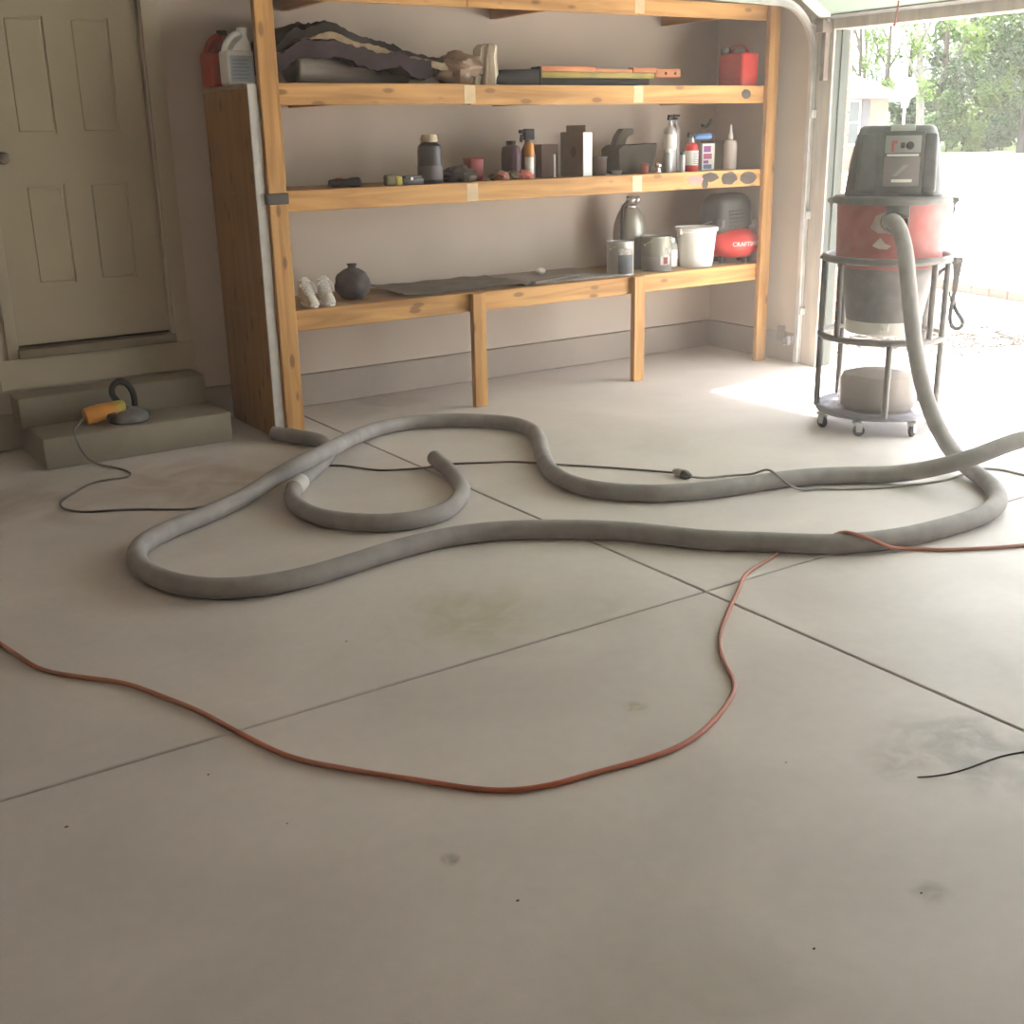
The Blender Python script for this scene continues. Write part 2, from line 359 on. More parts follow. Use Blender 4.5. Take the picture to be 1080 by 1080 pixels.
# bottom section hangs tilted out of the curve: from lower edge (6.13,2.275) towards the room
A0, A1 = Vector((6.15, 0, 2.268)), Vector((5.74, 0, 2.49)); dv = (A1-A0); nrm_ = Vector((dv.z, 0, -dv.x)).normalized()*.035
gd.prism([(A0.x, A0.z), (A1.x, A1.z), (A1.x+nrm_.x, A1.z+nrm_.z), (A0.x+nrm_.x, A0.z+nrm_.z)], (0, OY1-.03-OY0, 0), (0, OY0+.02, 0))
gdo = struct(gd.out('door_2', M_GDOOR, smooth=0))
b = B()
for k in range(4):
    a = A1+Vector((-.53*k, 0, .02*(k+1) if k == 0 else .02)); 
    b.box((5.72-.53*(k+1)+.01, OY0+.02, 2.50), (5.72-.53*k, OY1-.03, 2.54), bev=.004, seg=1)
b.out('upper_sections', M_GDOOR, gdo)
b = B(); b.prism([(A0.x-.01, A0.z-.004), (A0.x+.035, A0.z-.02), (A0.x+.04, A0.z+.02), (A0.x+.02, A0.z+.03)], (0, OY1-.03-OY0, 0), (0, OY0+.02, 0)); b.out('bottom_seal', M_DKGREY, gdo)
b = B(); e0, e1 = A0+Vector((-.01, 0, -.012)), A1+Vector((0, 0, -.012))
b.prism([(e0.x, e0.z), (e1.x, e1.z), (e1.x+nrm_.x*1.4, e1.z+.06), (e0.x+nrm_.x*1.4, e0.z+.05)], (0, .085, 0), (0, OY1-.032, 0)); b.out('end_stile', M_WHITEM, gdo)
def trk(pts, ny=.0):
    b = B(); P = [Vector(p) for p in pts]
    prof = [(-.026, -.014), (.026, -.014), (.026, .004), (.022, .004), (.022, -.011), (-.022, -.011), (-.022, .016), (-.026, .016)]
    rings = []
    for i, p in enumerate(P):
        t = (P[min(i+1, len(P)-1)]-P[max(i-1, 0)]).normalized(); n = Vector((t.z, 0, -t.x))
        rings.append([b.bm.verts.new(p+n*u+Vector((0, -v, 0))) for u, v in prof])
    for A_, B_ in zip(rings, rings[1:]):
        for j in range(8): b.bm.faces.new((A_[j], A_[(j+1) % 8], B_[(j+1) % 8], B_[j]))
    b.bm.faces.new(rings[0]); b.bm.faces.new(rings[-1][::-1]); return b
TY = 5.715; TX = 6.185
cur = [(TX, TY, .015+i*.25) for i in range(8)]+[(TX, TY, 2.02)]
R_ = .33
cur += [(TX-R_+R_*cos(a), TY, 2.02+R_*sin(a)) for a in [pi/2*i/10 for i in range(1, 11)]]+[(TX-R_-.5*i, TY, 2.35+.01*i) for i in range(1, 6)]
trk(cur).out('track', M_GALV, gdo)
for z in (.35, 1.0, 1.65):
    b = B(); b.box((TX-.01, TY-.02, z), (TX+.06, TY+.03, z+.05), bev=.002, seg=1); b.out('bracket', M_GALV, gdo)
b = B(); b.box((6.17, 5.61, 1.88), (6.215, 5.645, 2.2), bev=.002, seg=1); b.box((6.13, 5.60, 2.17), (6.22, 5.66, 2.25), bev=.002, seg=1); b.out('flag_bracket', mat('rusty_bracket', (.13, .10, .075), .7, .2, 12), gdo)
b = B(); b.cyl((6.16, 5.58, 2.24), (6.16, 5.74, 2.24), .008); b.cyl((6.16, 5.69, 2.24), (6.16, 5.715, 2.24), .022); b.out('roller', M_STEEL, gdo)
b = B(); b.box((6.15, 5.735, .145), (6.225, 5.75, .20), bev=.002, seg=1); b.box((6.12, 5.75, .14), (6.17, 5.80, .205), bev=.006); o = b.out('safety_sensor', M_DKGREY, gdo); o['label'] = 'small dark safety sensor at the foot of the track'
b = B(); b.tube([(6.09, 4.97, 2.5), (6.10, 4.985, 2.36), (6.10, 5.0, 2.26), (6.105, 5.01, 2.18), (6.11, 5.02, 2.165)], .005, 8); b.ell((6.11, 5.02, 2.165), (.009, .009, .012), 10, 6); b.out('pull_rope', mat('red_rope', (.22, .06, .05), .8, .2, 20), gdo)
b = B(); b.box((XR_-.006, 5.89, .135), (XR_+.002, 5.965, .25), bev=.003); b.box((XR_-.012, 5.91, .15), (XR_-.006, 5.945, .235), bev=.003); ol = b.out('outlet', mat('grey_outlet', (.35, .33, .31), .6), wr)

# ================================================================ SHELVES
sh = thing('storage_shelves', 'built-in pine storage shelves with four levels along the back wall', 'shelves', (4.3, 6.35, 0))
def shp(b, name, m): o = b.out(name, m, sh); o.location = (-4.3, -6.35, 0); return o
SX = [2.56, 3.735, 4.975, 6.06]
LEV = {0: (2.272, 2.366), 1: (1.755, 1.865), 2: (1.216, 1.326), 3: (.577, .69)}
b = B(); b.box((2.455, 5.99, 0), (2.56, 6.03, CZ), bev=.004, seg=1); shp(b, 'post', WZ)
b = B(); b.box((6.062, 5.99, 0), (6.155, 6.03, CZ), bev=.004, seg=1); shp(b, 'post', WZ)
for x in (3.69, 4.93):
    b = B(); b.box((x, 5.985, 0), (x+.088, 6.028, .688), bev=.003, seg=1); shp(b, 'leg', WZ)
for l, (z0, z1) in LEV.items():
    for i in range(3):
        b = B(); d = .0015; dz = rng.uniform(-.003, .003)
        b.box((SX[i]+d-(.1 if i == 0 else 0), 6.03, z0+dz), (SX[i+1]-d+(.09 if i == 2 else 0), 6.068, z1+dz), bev=.003, seg=1); shp(b, 'fascia_board', WX)
    if l < 3:
        for x in SX[1:3]:
            if l == 0 and x < 4: continue
            b = B(); b.box((x-.038, 6.0285, z0+.006), (x+.038, 6.03, z1-.006)); 
            for ix in range(4):
                for iz in range(5): b.cyl((x-.027+ix*.018, 6.029, z0+.02+iz*.018), (x-.027+ix*.018, 6.0275, z0+.02+iz*.018), .003, seg=6)
            shp(b, 'nail_plate', mat('pale_plate', (.58, .44, .26), .55, .08, 20))
    b = B(); b.box((2.40, 6.068, z1-.022), (6.235, YB-.003, z1-.003)); shp(b, 'shelf_board', WSHELF)
    for x in (2.9, 4.3, 5.7):
        b = B(); b.box((x, 6.068, z0+.004), (x+.038, YB-.004, z1-.022)); shp(b, 'joist', WY)
b = B(); b.box((2.40, 6.026, 0), (2.420, YB-.004, 1.84), bev=.002, seg=1); shp(b, 'side_panel', WPAN)
b = B(); b.box((2.397, 6.012, 0), (2.447, 6.024, 1.86), bev=.002, seg=1)
for k in range(60): b.cyl((2.41+.02*(k % 2), 6.0125, .03+k*.03), (2.41+.02*(k % 2), 6.010, .03+k*.03), .004, seg=6)
o = shp(b, 'metal_edging', mat('corner_bead', (.62, .61, .57), .5, .1, 15)); o['label'] = 'pale punched metal edging strip down the panel'
b = B(); b.box((2.44, 5.982, 1.262), (2.565, 5.99, 1.318), bev=.003, seg=1); b.box((2.44, 5.982, 1.262), (2.452, 6.03, 1.318), bev=.003, seg=1); shp(b, 'dark_bracket', mat('dark_bracket_steel', (.07, .065, .05), .6, .2, 12))
M_SMUDGE = mat('grey_paint', (.06, .05, .042), .8, .2, 15)
def smudge(x, z, rx, rz, m=M_SMUDGE):
    b = B(); b.lathe((0, 0, 0), [(1, 0), (1, .0012)], 20, (0, -1, 0))
    for v in b.bm.verts:
        k = 1+.25*noise.noise(Vector((v.co.x*2+x*9, v.co.z*2, 1)))
        v.co.x *= rx*k; v.co.z *= rz*k
    o = b.out('paint_mark', m, sh); o.location = (x-4.3, 6.0295-6.35, z)
smudge(5.90, 1.812, .042, .03)
M_PINK = mat('pink_paint', (.55, .22, .2), .8, .2, 15)
for x, z, rx, rz, m in ((5.47, 1.275, .07, .03, M_PINK), (5.60, 1.29, .075, .03, M_SMUDGE), (5.555, 1.25, .028, .033, M_SMUDGE), (5.775, 1.277, .075, .042, M_SMUDGE), (5.95, 1.273, .075, .042, M_SMUDGE)): smudge(x, z, rx, rz, m)

S1, S2, S3 = 1.863, 1.324, .688
# ---- top shelf items
def jug(x, y, z, m, mcap, label, rz):
    t = thing('plastic_jug', label, 'jug', (x, y, z), rz)
    b = B(); b.box((-.078, -.055, 0), (.078, .055, .178), bev=.016, seg=3)
    b.prism([(-.075, .165), (.075, .165), (.07, .215), (.05, .25), (.02, .25), (.0, .22), (-.02, .19)], (0, .09, 0), (0, -.045, 0), bev=.012)
    b.tube([(-.066, 0, .165), (-.062, 0, .195), (-.035, 0, .235), (.0, 0, .262), (.035, 0, .262), (.045, 0, .24)], .017, 10, .02)
    b.lathe((.045, 0, .245), [(.026, 0), (.024, .022)], 16)
    b.out('bottle_body', m, t)
    b = B(); b.lathe((.045, 0, .265), [(.028, 0), (.028, .026), (.0, .028)], 18); b.out('cap', mcap, t)
    return t
M_REDJ = mat('red_jug', (.40, .05, .035), .5, .1, 6)
t = jug(2.487, 6.36, S1, M_WHITE, M_WHITE, 'white plastic jug with pale label behind the left shelf post', rad(5))
b = B(); b.box((-.066, -.0575, .02), (.066, -.054, .15)); o = b.out('paper_label', mat('grey_blue_label', (.42, .48, .52), .6, .06, 9), t)
b = B()
for k in range(6): b.box((-.055, -.0585, .035+k*.018), (-.055+(.10 if k % 2 else .085), -.0575, .040+k*.018))
b.out('print_lines', mat('label_ink', (.2, .24, .28), .7), t)
jug(2.452, 6.55, S1, M_REDJ, M_BLACK, 'red plastic jug with black cap behind the white jug', rad(15))

M_MATG = mat('grey_felt', (.13, .115, .10), .9, .2, 14, bump=.2)
t = thing('rolled_mat', 'dusty pale rolled mat with open spiral end at left of upper shelf', 'mat', (2.715, 6.17, S1))
b = B(); 
def scroll(b, x0, x1, cy, cz, R, turns=3, th=.008, n=90):
    P = []
    for i in range(n+1):
        a = turns*2*pi*i/n; r = .028+(R-.028)*i/n; P.append((cy+r*cos(a), cz+r*sin(a)))
    for s_ in (0,):
        ra = []
        for (y_, z_) in P: ra.append((b.bm.verts.new((x0, y_, z_)), b.bm.verts.new((x1, y_, z_))))
        for p, q in zip(ra, ra[1:]): b.bm.faces.new((p[0], q[0], q[1], p[1]))
    r = bmesh.ops.solidify(b.bm, geom=list(b.bm.faces), thickness=th)
scroll(b, .0, .92, 0, .080, .076, 4, .012); mo = b.out('mat_roll', mat('dusty_mat', (.34, .29, .24), .6, .15, 6, stretch=(1, 8, 8)), t); mo.rotation_euler = (0, 0, rad(22))
def sheet(x0, x1, y0, y1, zf, th, nx=80, ny=22, seed=0):
    b = B(); G = []
    for lay in (0, 1):
        g = [[None]*(ny+1) for _ in range(nx+1)]
        for i in range(nx+1):
            for j in range(ny+1):
                u, v = i/nx, j/ny; x = x0+(x1-x0)*u; y = y0+(y1-y0)*v
                z = zf(u, v)+min(.018, th*2)*noise.noise(Vector((u*7, v*3, seed+5)))+min(.014, th*.25)*noise.noise(Vector((u*26, v*9, seed+2)))+min(.007, th*.12)*noise.noise(Vector((u*60, v*20, seed)))-lay*th*(1+.35*noise.noise(Vector((u*6, v*2, seed+9))))
                g[i][j] = b.bm.verts.new((x, y+.012*noise.noise(Vector((u*5, v*2, seed))), max(.0005+.003*(1-lay), z)))
        G.append(g)
    for i in range(nx):
        for j in range(ny):
            b.bm.faces.new((G[0][i][j], G[0][i+1][j], G[0][i+1][j+1], G[0][i][j+1])); b.bm.faces.new((G[1][i][j], G[1][i][j+1], G[1][i+1][j+1], G[1][i+1][j]))
    edge = [(i, 0) for i in range(nx)]+[(nx, j) for j in range(ny)]+[(i, ny) for i in range(nx, 0, -1)]+[(0, j) for j in range(ny, 0, -1)]
    for p, q in zip(edge, edge[1:]+edge[:1]): b.bm.faces.new((G[0][p[0]][p[1]], G[1][p[0]][p[1]], G[1][q[0]][q[1]], G[0][q[0]][q[1]]))
    return b
def lerp(tab, u):
    for (a, p), (c, q) in zip(tab, tab[1:]):
        if u <= c: 
            t_ = (u-a)/(c-a); t_ = t_*t_*(3-2*t_); return p+(q-p)*t_
    return tab[-1][1]
t = thing('folded_tarp', 'black folded tarp draped in layers over the rolled mat', 'tarp', (2.60, 6.1, S1))
for nm, tab, x0, x1, col, sd_, yy, th in (('fold', [(0, .20), (.14, .30), (.28, .335), (.45, .275), (.75, .19), (1, .13)], 0, 1.17, (.028, .022, .02), 1, .07, .06),
                                  ('fold', [(0, .175), (.14, .25), (.3, .285), (.5, .23), (.8, .165), (1, .14)], .02, 1.08, (.30, .23, .15), 3, .05, .04),
                                  ('fold', [(0, .17), (.2, .24), (.4, .235), (.75, .18), (1, .15)], .0, .95, (.045, .032, .036), 6, .03, .085)):
    o = sheet(x0, x1, yy, .46, lambda u, v: lerp(tab, u)-.02*(1-v), th, seed=sd_).out(nm, mat('tarp_'+str(sd_), col, .75, .35, 14, spec=.12), t)
    if sd_ == 3: o['label'] = 'pale tan fold of the tarp'
t = thing('plastic_bag', 'crumpled clear plastic bag with brown contents beside the rolled sheeting', 'bag', (3.80, 6.22, S1))
b = B(); b.ell((-.02, 0, .085), (.17, .11, .095), 40, 26, lambda c: 1+.28*noise.noise(c*2.3)+.1*noise.noise(c*7))
for v in b.bm.verts: v.co.z = max(.001, v.co.z)
b.out('bag_body', mat('brown_plastic', (.24, .16, .11), .3, .35, 12), t)
b = B()
n = 44; rows = []
for k, (r, h, dx) in enumerate(((.10, .0, .02), (.098, .05, .03), (.082, .11, .05), (.07, .16, .06), (.072, .20, .075), (.062, .225, .09), (.03, .23, .09))):
    rows.append([b.bm.verts.new((.125+dx*.6+(r*(1+.28*sin(i*2*pi*9/n)+.15*noise.noise(Vector((i*.7, k, 0)))))*.75*cos(2*pi*i/n), (r*(1+.28*sin(i*2*pi*9/n)))*sin(2*pi*i/n)*.9, max(.001, h+.012*noise.noise(Vector((i*.9, k*3., 4)))))) for i in range(n)])
for p, q in zip(rows, rows[1:]):
    for i in range(n): b.bm.faces.new((p[i], p[(i+1) % n], q[(i+1) % n], q[i]))
b.out('bag_neck', mat('clear_film', (.74, .66, .56), .25, .12, 14), t)

t = thing('long_black_tool', 'long black tool with tapered handle case lying on the upper shelf', 'tool', (4.15, 6.2, S1))
b = B(); b.prism([(-.17, .004), (.17, .004), (.17, .098), (-.11, .088), (-.14, .05)], (0, .09, 0), (0, -.045, 0), bev=.01); b.out('handle_case', M_BLACK, t)
b = B(); b.box((.17, -.03, .006), (1.03, .03, .046), bev=.004); b.box((.16, -.05, .0), (.175, .05, .11), bev=.004)
for x in (.14, .2, .95, 1.02): b.box((x, -.035, 0), (x+.02, .035, .01), bev=.002)
b.out('rail', M_BLACK, t)
t = thing('long_bar', 'long orange and olive yellow bar lying along the black rail', 'bar', (4.33, 6.2, S1+.047))
b = B(); b.box((0, -.024, 0), (.90, .024, .034), bev=.003); b.out('lower_strip', mat('olive_yellow', (.42, .33, .07), .5, .2, 6), t)
b = B(); b.box((0.01, -.026, .0345), (.42, .026, .068), bev=.004); b.box((.42, -.022, .0345), (.72, .022, .055), bev=.004); b.box((.72, -.026, .0345), (.92, .026, .068), bev=.004); b.box((.90, -.026, .006), (1.12, .026, .062), bev=.01)
b.out('upper_strip', mat('orange_strip', (.58, .21, .08), .5, .2, 6), t)
for x in (.99, 1.07): b = B(); b.cyl((x, -.024, .033), (x, -.0275, .033), .010); b.out('bolt', M_BLACK, t)

t = thing('gas_can', 'red plastic gas can at right end of the upper shelf', 'gas can', (6.0, 6.215, S1))
b = B(); b.box((-.075, -.115, 0), (.08, .125, .215), bev=.018, seg=3)
for z in (.05, .165): b.box((-.078, -.09, z-.004), (.083, .10, z+.004), bev=.003, seg=1)
b.out('can_body', M_RED, t)
b = B(); b.tube([(0, -.09, .2), (0, -.085, .245), (0, -.03, .26), (0, .04, .26), (0, .08, .245), (0, .085, .2)], .013, 8, .02); b.out('handle', mat('dark_red', (.35, .03, .03), .5, .1, 5), t)
b = B(); b.lathe((-.035, .1, .205), [(.028, 0), (.028, .045), (.0, .047)], 16); b.out('cap', M_BLACK, t)

# ---- middle shelf items
t = thing('black_flashlight', 'black hand tool with glossy round end at left of middle shelf', 'tool', (2.98, 6.15, S2))
b = B(); b.lathe((-.095, 0, .026), [(.0, -.001), (.02, 0), (.022, .02), (.022, .12), (.027, .14), (.027, .185), (.02, .19)], 18, (1, .1, 0)); b.out('grip', M_BLACK, t)
b = B(); b.lathe((.088, .018, .026), [(.025, 0), (.023, .006), (.0, .008)], 18, (1, .1, 0)); b.out('lens', mat('gloss_dark', (.06, .05, .07), .1), t)
b = B(); b.box((-.06, -.01, .046), (-.02, .01, .054), bev=.003); b.out('switch', mat('dull_red', (.2, .03, .04), .5), t)
t = thing('tape_measure', 'yellow and olive tape measure near the dark bottle', 'tape measure', (3.27, 6.13, S2))
b = B(); b.box((-.055, -.022, 0), (.01, .022, .06), bev=.012, seg=3); b.out('case', mat('olive', (.17, .14, .06), .6), t)
b = B(); b.box((.011, -.02, .002), (.05, .02, .05), bev=.006); b.out('yellow_end', mat('yellow', (.55, .45, .06), .5), t)
t = thing('chisel_case', 'flat dark case lying left of the dark bottle', 'case', (3.40, 6.16, S2))
b = B(); b.box((-.065, -.03, 0), (.07, .03, .035), bev=.006); b.box((-.05, -.028, .036), (.06, .028, .05), bev=.005); b.out('shell', M_DKGREY, t)
b = B(); b.box((-.02, -.034, .025), (.0, -.029, .042), bev=.002, seg=1); b.out('clasp', M_STEEL, t)
def bottle(name, label, cat, loc, prof, m, capprof=None, mcap=None, lab=None, mlab=None, seg=22, rz=0, sy=1., cap_name='cap'):
    t = thing(name, label, cat, loc, rz)
    b = B(); b.lathe((0, 0, 0), prof, seg, sy=sy); b.out('bottle_body', m, t)
    if capprof: b = B(); b.lathe((0, 0, 0), capprof, seg, sy=sy); b.out(cap_name, mcap, t)
    if lab:
        r, z0, z1 = lab; b = B(); b.lathe((0, 0, 0), [(r, z0), (r+.0012, z0+.001), (r+.0012, z1-.001), (r, z1)], seg, cap=False, sy=sy); b.out('paper_label', mlab, t)
    return t
M_DBOT = mat('dark_bottle', (.055, .055, .06), .35, .2, 6)
bottle('dark_bottle', 'large dark bottle with crumpled pale top on middle shelf', 'bottle', (3.565, 6.22, S2),
       [(.066, 0), (.072, .01), (.074, .06), (.072, .13), (.073, .18), (.068, .21), (.05, .225), (.042, .232)], M_DBOT,
       [(.042, .228), (.05, .24), (.047, .262), (.04, .272), (.0, .275)], mat('pale_top', (.50, .42, .28), .6, .3, 18), (.0735, .02, .10), mat('grey_label', (.16, .14, .15), .6, .2, 9))
t = thing('oily_rag', 'dark lumpy rag heaped beside the red cup', 'rag', (3.775, 6.25, S2))
b = B(); b.ell((0, 0, .035), (.11, .07, .055), 32, 20, lambda c: 1+.35*noise.noise(c*2.1+Vector((4, 1, 0)))+.12*noise.noise(c*6))
for v in b.bm.verts: v.co.z = max(.0, v.co.z)
b.out('cloth', mat('dark_rag', (.06, .045, .035), .9, .35, 14), t)
b = B(); b.ell((.06, -.05, .02), (.035, .02, .02), 12, 8, lambda c: 1+.2*noise.noise(c*3)); b.out('cloth_tail', mat('grey_rag', (.25, .2, .16), .9), t)
t = thing('red_cup', 'dark red square cup beside the dark rag', 'cup', (3.92, 6.31, S2))
b = B(); b.box((-.042, -.042, 0), (.042, .042, .128), bev=.01, taper=(1.15, 1.15)); b.out('cup_body', mat('maroon', (.25, .02, .025), .5, .1, 6), t)
b = B(); b.box((-.05, -.05, .125), (.05, .05, .133), bev=.003, seg=1); b.out('rim', mat('maroon_rim', (.28, .03, .03), .5), t)
b = B(); b.ell((0, 0, .02), (.028, .028, .021), 14, 9, lambda c: 1+.12*noise.noise(c*3)); o = b.out('wire_ball', mat('dark_green_ball', (.07, .07, .045), .7, .2, 20), None, (3.99, 6.2, S2)); tag(o, 'small dark green ball between red cup and pink rag', 'ball')
t = thing('pink_rag', 'crumpled pink and red rag at the front of the middle shelf', 'rag', (4.10, 6.13, S2))
for dx, rr, col, sd_ in ((-.09, .05, (.45, .2, .14), 2), (-.02, .045, (.12, .09, .06), 5), (.07, .06, (.48, .14, .11), 9)):
    b = B(); b.ell((dx, 0, .02), (rr, .035, .032), 24, 16, lambda c: 1+.4*noise.noise(c*2.4+Vector((sd_, 0, 0)))+.12*noise.noise(c*7))
    for v in b.bm.verts: v.co.z = max(.0, v.co.z)
    o = b.out('cloth', mat('rag_%d' % sd_, col, .9, .25, 16), t)
    if sd_ == 5: o['label'] = 'dark green wad in the rag'
bottle('purple_bottle', 'dark purple flat bottle behind the orange labelled tube', 'bottle', (4.21, 6.33, S2),
       [(.058, 0), (.062, .01), (.062, .16), (.055, .19), (.03, .2), (.028, .21)], mat('purple_dark', (.10, .045, .065), .45, .15, 6), [(.03, .205), (.03, .225), (.0, .227)], M_BLACK)
t = bottle('spray_bottle', 'bottle with black trigger spray head beside the dark carton', 'spray bottle', (4.335, 6.33, S2),
       [(.045, 0), (.048, .01), (.048, .13), (.04, .17), (.018, .21), (.018, .235)], mat('smoky_purple', (.13, .07, .08), .35, .15, 6))
b = B(); b.box((-.03, -.018, .228), (.045, .018, .295), bev=.008); b.box((-.06, -.012, .268), (-.03, .012, .29), bev=.004); b.prism([(-.03, .25), (-.05, .262), (-.055, .225), (-.047, .215)], (0, .016, 0), (0, -.008, 0)); b.out('trigger_head', M_BLACK, t)
bottle('caulk_tube', 'slim white tube with orange and yellow label', 'tube', (4.25, 6.19, S2),
       [(.026, 0), (.028, .004), (.028, .13), (.024, .14)], M_LABEL, [(.0285, .13), (.03, .16), (.028, .20), (.018, .215), (.0, .217)], mat('orange_yellow', (.55, .24, .05), .5, .3, 12))
def carton(name, label, loc, size, m, front_m=None, rz=0):
    t = thing(name, label, 'box', loc, rz); x, y, z = size
    b = B(); b.box((-x/2, -y/2, 0), (x/2, y/2, z), bev=.003, seg=1); b.out('box_body', m, t)
    b = B(); b.box((-x/2+.001, -.004, z-.0005), (x/2-.001, .004, z+.0008)); b.out('flap_seam', M_INK, t)
    if front_m: b = B(); b.box((-x/2+.004, -y/2-.0012, .004), (x/2-.004, -y/2, z-.004)); b.out('front_print', front_m, t)
    return t
carton('dark_box', 'dark brown box behind the purple bottle and before the grey carton', (4.47, 6.37, S2), (.13, .18, .20), mat('dark_card', (.13, .085, .065), .8, .2, 8))
b = B(); b.box((0, 0, 0), (.012, .012, .14), bev=.002, seg=1); o = b.out('white_stick', M_LABEL, None, (4.47, 6.235, S2)); tag(o, 'thin white strip standing in front of the dark brown box', 'strip')
t = carton('grey_carton', 'tall grey carton with white front edge on the middle shelf', (4.665, 6.265, S2), (.075, .24, .27), mat('grey_card', (.27, .22, .16), .8, .12, 7), M_WHITE)
b = B(); b.box((-.005, -.1, .27), (.003, .1, .31), bev=.001, seg=1); b.out('flap', mat('grey_card_flap', (.27, .22, .16), .8), t)
b = B(); b.ell((-.038, -.02, .15), (.002, .03, .035), 14, 8); b.out('dark_print', mat('print_brown', (.12, .09, .05), .8), t)
def cup(label, loc, r, h, m):
    t = thing('small_tub', label, 'tub', loc)
    b = B(); b.lathe((0, 0, 0), [(r*.86, 0), (r*.9, .003), (r, h-.006), (r*1.05, h), (r*.97, h), (r*.8, h*.5), (0, h*.5)], 20, cap=False); b.out('tub_body', m, t)
    b = B(); b.lathe((0, 0, h), [(r*1.06, -.004), (r*1.06, .006), (0, .008)], 20); b.out('lid', M_DKGREY, t)
M_TUB = mat('brown_tub', (.10, .065, .055), .6, .15, 8)
cup('small narrow dark tub right of the grey carton', (4.755, 6.3, S2), .028, .10, M_TUB)
cup('wider dark brown tub left of the small metal dish', (4.83, 6.24, S2), .05, .11, M_TUB)
b = B(); b.lathe((0, 0, 0), [(.02, 0), (.032, .012), (.036, .028), (.034, .028), (.028, .014), (0, .006)], 20, cap=False); o = b.out('metal_dish', M_STEEL, None, (4.91, 6.16, S2)); tag(o, 'small shiny metal dish on the middle shelf', 'dish')
t = thing('tool_bag', 'dark olive tool bag with tall hooked handle on middle shelf', 'bag', (5.15, 6.35, S2))
M_OLIVE = mat('dark_canvas', (.055, .045, .033), .9, .25, 9)
b = B(); b.prism([(-.14, 0), (.12, 0), (.17, .12), (.18, .185), (-.11, .185), (-.15, .16)], (0, .2, 0), (0, -.1, 0), bev=.015); b.out('bag_body', M_OLIVE, t)
b = B(); b.prism([(-.13, .17), (-.04, .17), (-.03, .235), (.03, .25), (.03, .285), (-.06, .285), (-.10, .24)], (0, .06, 0), (0, -.03, 0), bev=.008); b.out('handle', M_OLIVE, t)
b = B(); b.prism([(.1, .01), (.17, .12), (.19, .19), (.2, .19), (.19, .1), (.14, .01)], (0, .15, 0), (0, -.07, 0)); b.out('strap', mat('tan_strap', (.32, .27, .18), .8), t)
t = thing('red_spool', 'small dark red spool in front of the tool bag', 'spool', (5.15, 6.17, S2))
b = B(); b.lathe((0, 0, 0), [(.03, 0), (.03, .008), (.022, .012), (.022, .05), (.03, .054), (.03, .062)], 18); b.out('spool_body', mat('brick_red', (.3, .06, .045), .6), t)
b = B(); b.lathe((0, 0, .012), [(.0225, 0), (.026, .006), (.026, .032), (.0225, .038)], 18, cap=False); b.out('thread', mat('thread_red', (.36, .09, .06), .9, .2, 40), t)
t = thing('chrome_fitting', 'small bright chrome fitting right of the red spool', 'fitting', (5.225, 6.12, S2))
b = B(); b.lathe((0, 0, .0), [(.018, 0), (.022, .006), (.022, .014), (.012, .02), (.012, .032)], 6); b.out('nut', mat('chrome', (.85, .84, .8), .15, .05, 5, metal=1.), t)
b = B(); b.ell((0, 0, .05), (.022, .022, .02), 16, 10); b.out('dome', mat('chrome_dome', (.85, .84, .8), .15, .05, 5, metal=1.), t)
def cyl_tank(label, x, y, r, h, m, ml=None):
    t = thing('gas_cylinder', label, 'cylinder', (x, y, S2))
    b = B(); b.lathe((0, 0, 0), [(r*.9, 0), (r, .01), (r, h*.72), (r*.85, h*.8), (r*.4, h*.86), (r*.3, h*.88)], 22); b.out('tank', m, t)
    b = B(); b.lathe((0, 0, h*.86), [(r*.36, 0), (r*.36, .02), (r*.2, .024), (r*.2, .035)], 14); b.out('collar', M_STEEL, t)
    b = B(); b.box((-.02, -.012, h*.86+.035), (.012, .012, h*.86+.05), bev=.003); b.prism([(-.02, h*.86+.05), (.03, h*.86+.055), (.034, h*.86+.068), (-.018, h*.86+.07)], (0, .014, 0), (0, -.007, 0)); b.out('valve', M_BLACK, t)
    if ml: b = B(); b.lathe((0, 0, 0), [(r+.0002, h*.42), (r+.0015, h*.425), (r+.0015, h*.70), (r+.0002, h*.705)], 22, cap=False); b.out('paper_label', ml, t)
M_GREYT = mat('silver_paint', (.50, .50, .50), .35, .08, 8, metal=.3)
cyl_tank('tall silver cylinder with white label and black valve', 5.46, 6.28, .043, .345, M_GREYT, M_LABEL)
cyl_tank('second tall grey cylinder behind the white labelled one', 5.63, 6.42, .032, .35, mat('grey_tank', (.35, .33, .31), .4, .1, 8, metal=.3))
bottle('spray_can', 'short silver can in front of the tall silver cylinder', 'can', (5.355, 6.17, S2), [(.028, 0), (.03, .004), (.03, .12), (.026, .13)], M_GREYT, [(.024, .129), (.024, .15), (0, .152)], M_WHITE)
bottle('spray_can', 'thin silver can beside the red extinguisher', 'can', (5.475, 6.17, S2), [(.019, 0), (.02, .004), (.02, .10), (.016, .11)], M_GREYT, [(.015, .109), (.015, .125), (0, .127)], M_DKGREY)
t = bottle('fire_extinguisher', 'small red extinguisher with white label and blue nozzle', 'extinguisher', (5.60, 6.22, S2), [(.042, 0), (.046, .008), (.046, .145), (.04, .17), (.02, .185), (.016, .19)], M_RED, None, None, (.0465, .04, .135), M_LABEL)
b = B(); b.lathe((0, 0, .186), [(.019, 0), (.019, .022), (.012, .026), (.012, .036)], 14); b.out('valve', M_STEEL, t)
b = B(); b.prism([(-.035, .222), (.02, .215), (.02, .23), (-.03, .252)], (0, .016, 0), (0, -.008, 0)); b.out('lever', M_BLACK, t)
b = B(); b.lathe((.012, -.01, .222), [(.012, 0), (.018, .02), (.021, .06), (.021, .125), (.017, .13), (0, .131)], 16, (1, -.2, .03)); b.out('nozzle', M_BLUE, t)
b = B()
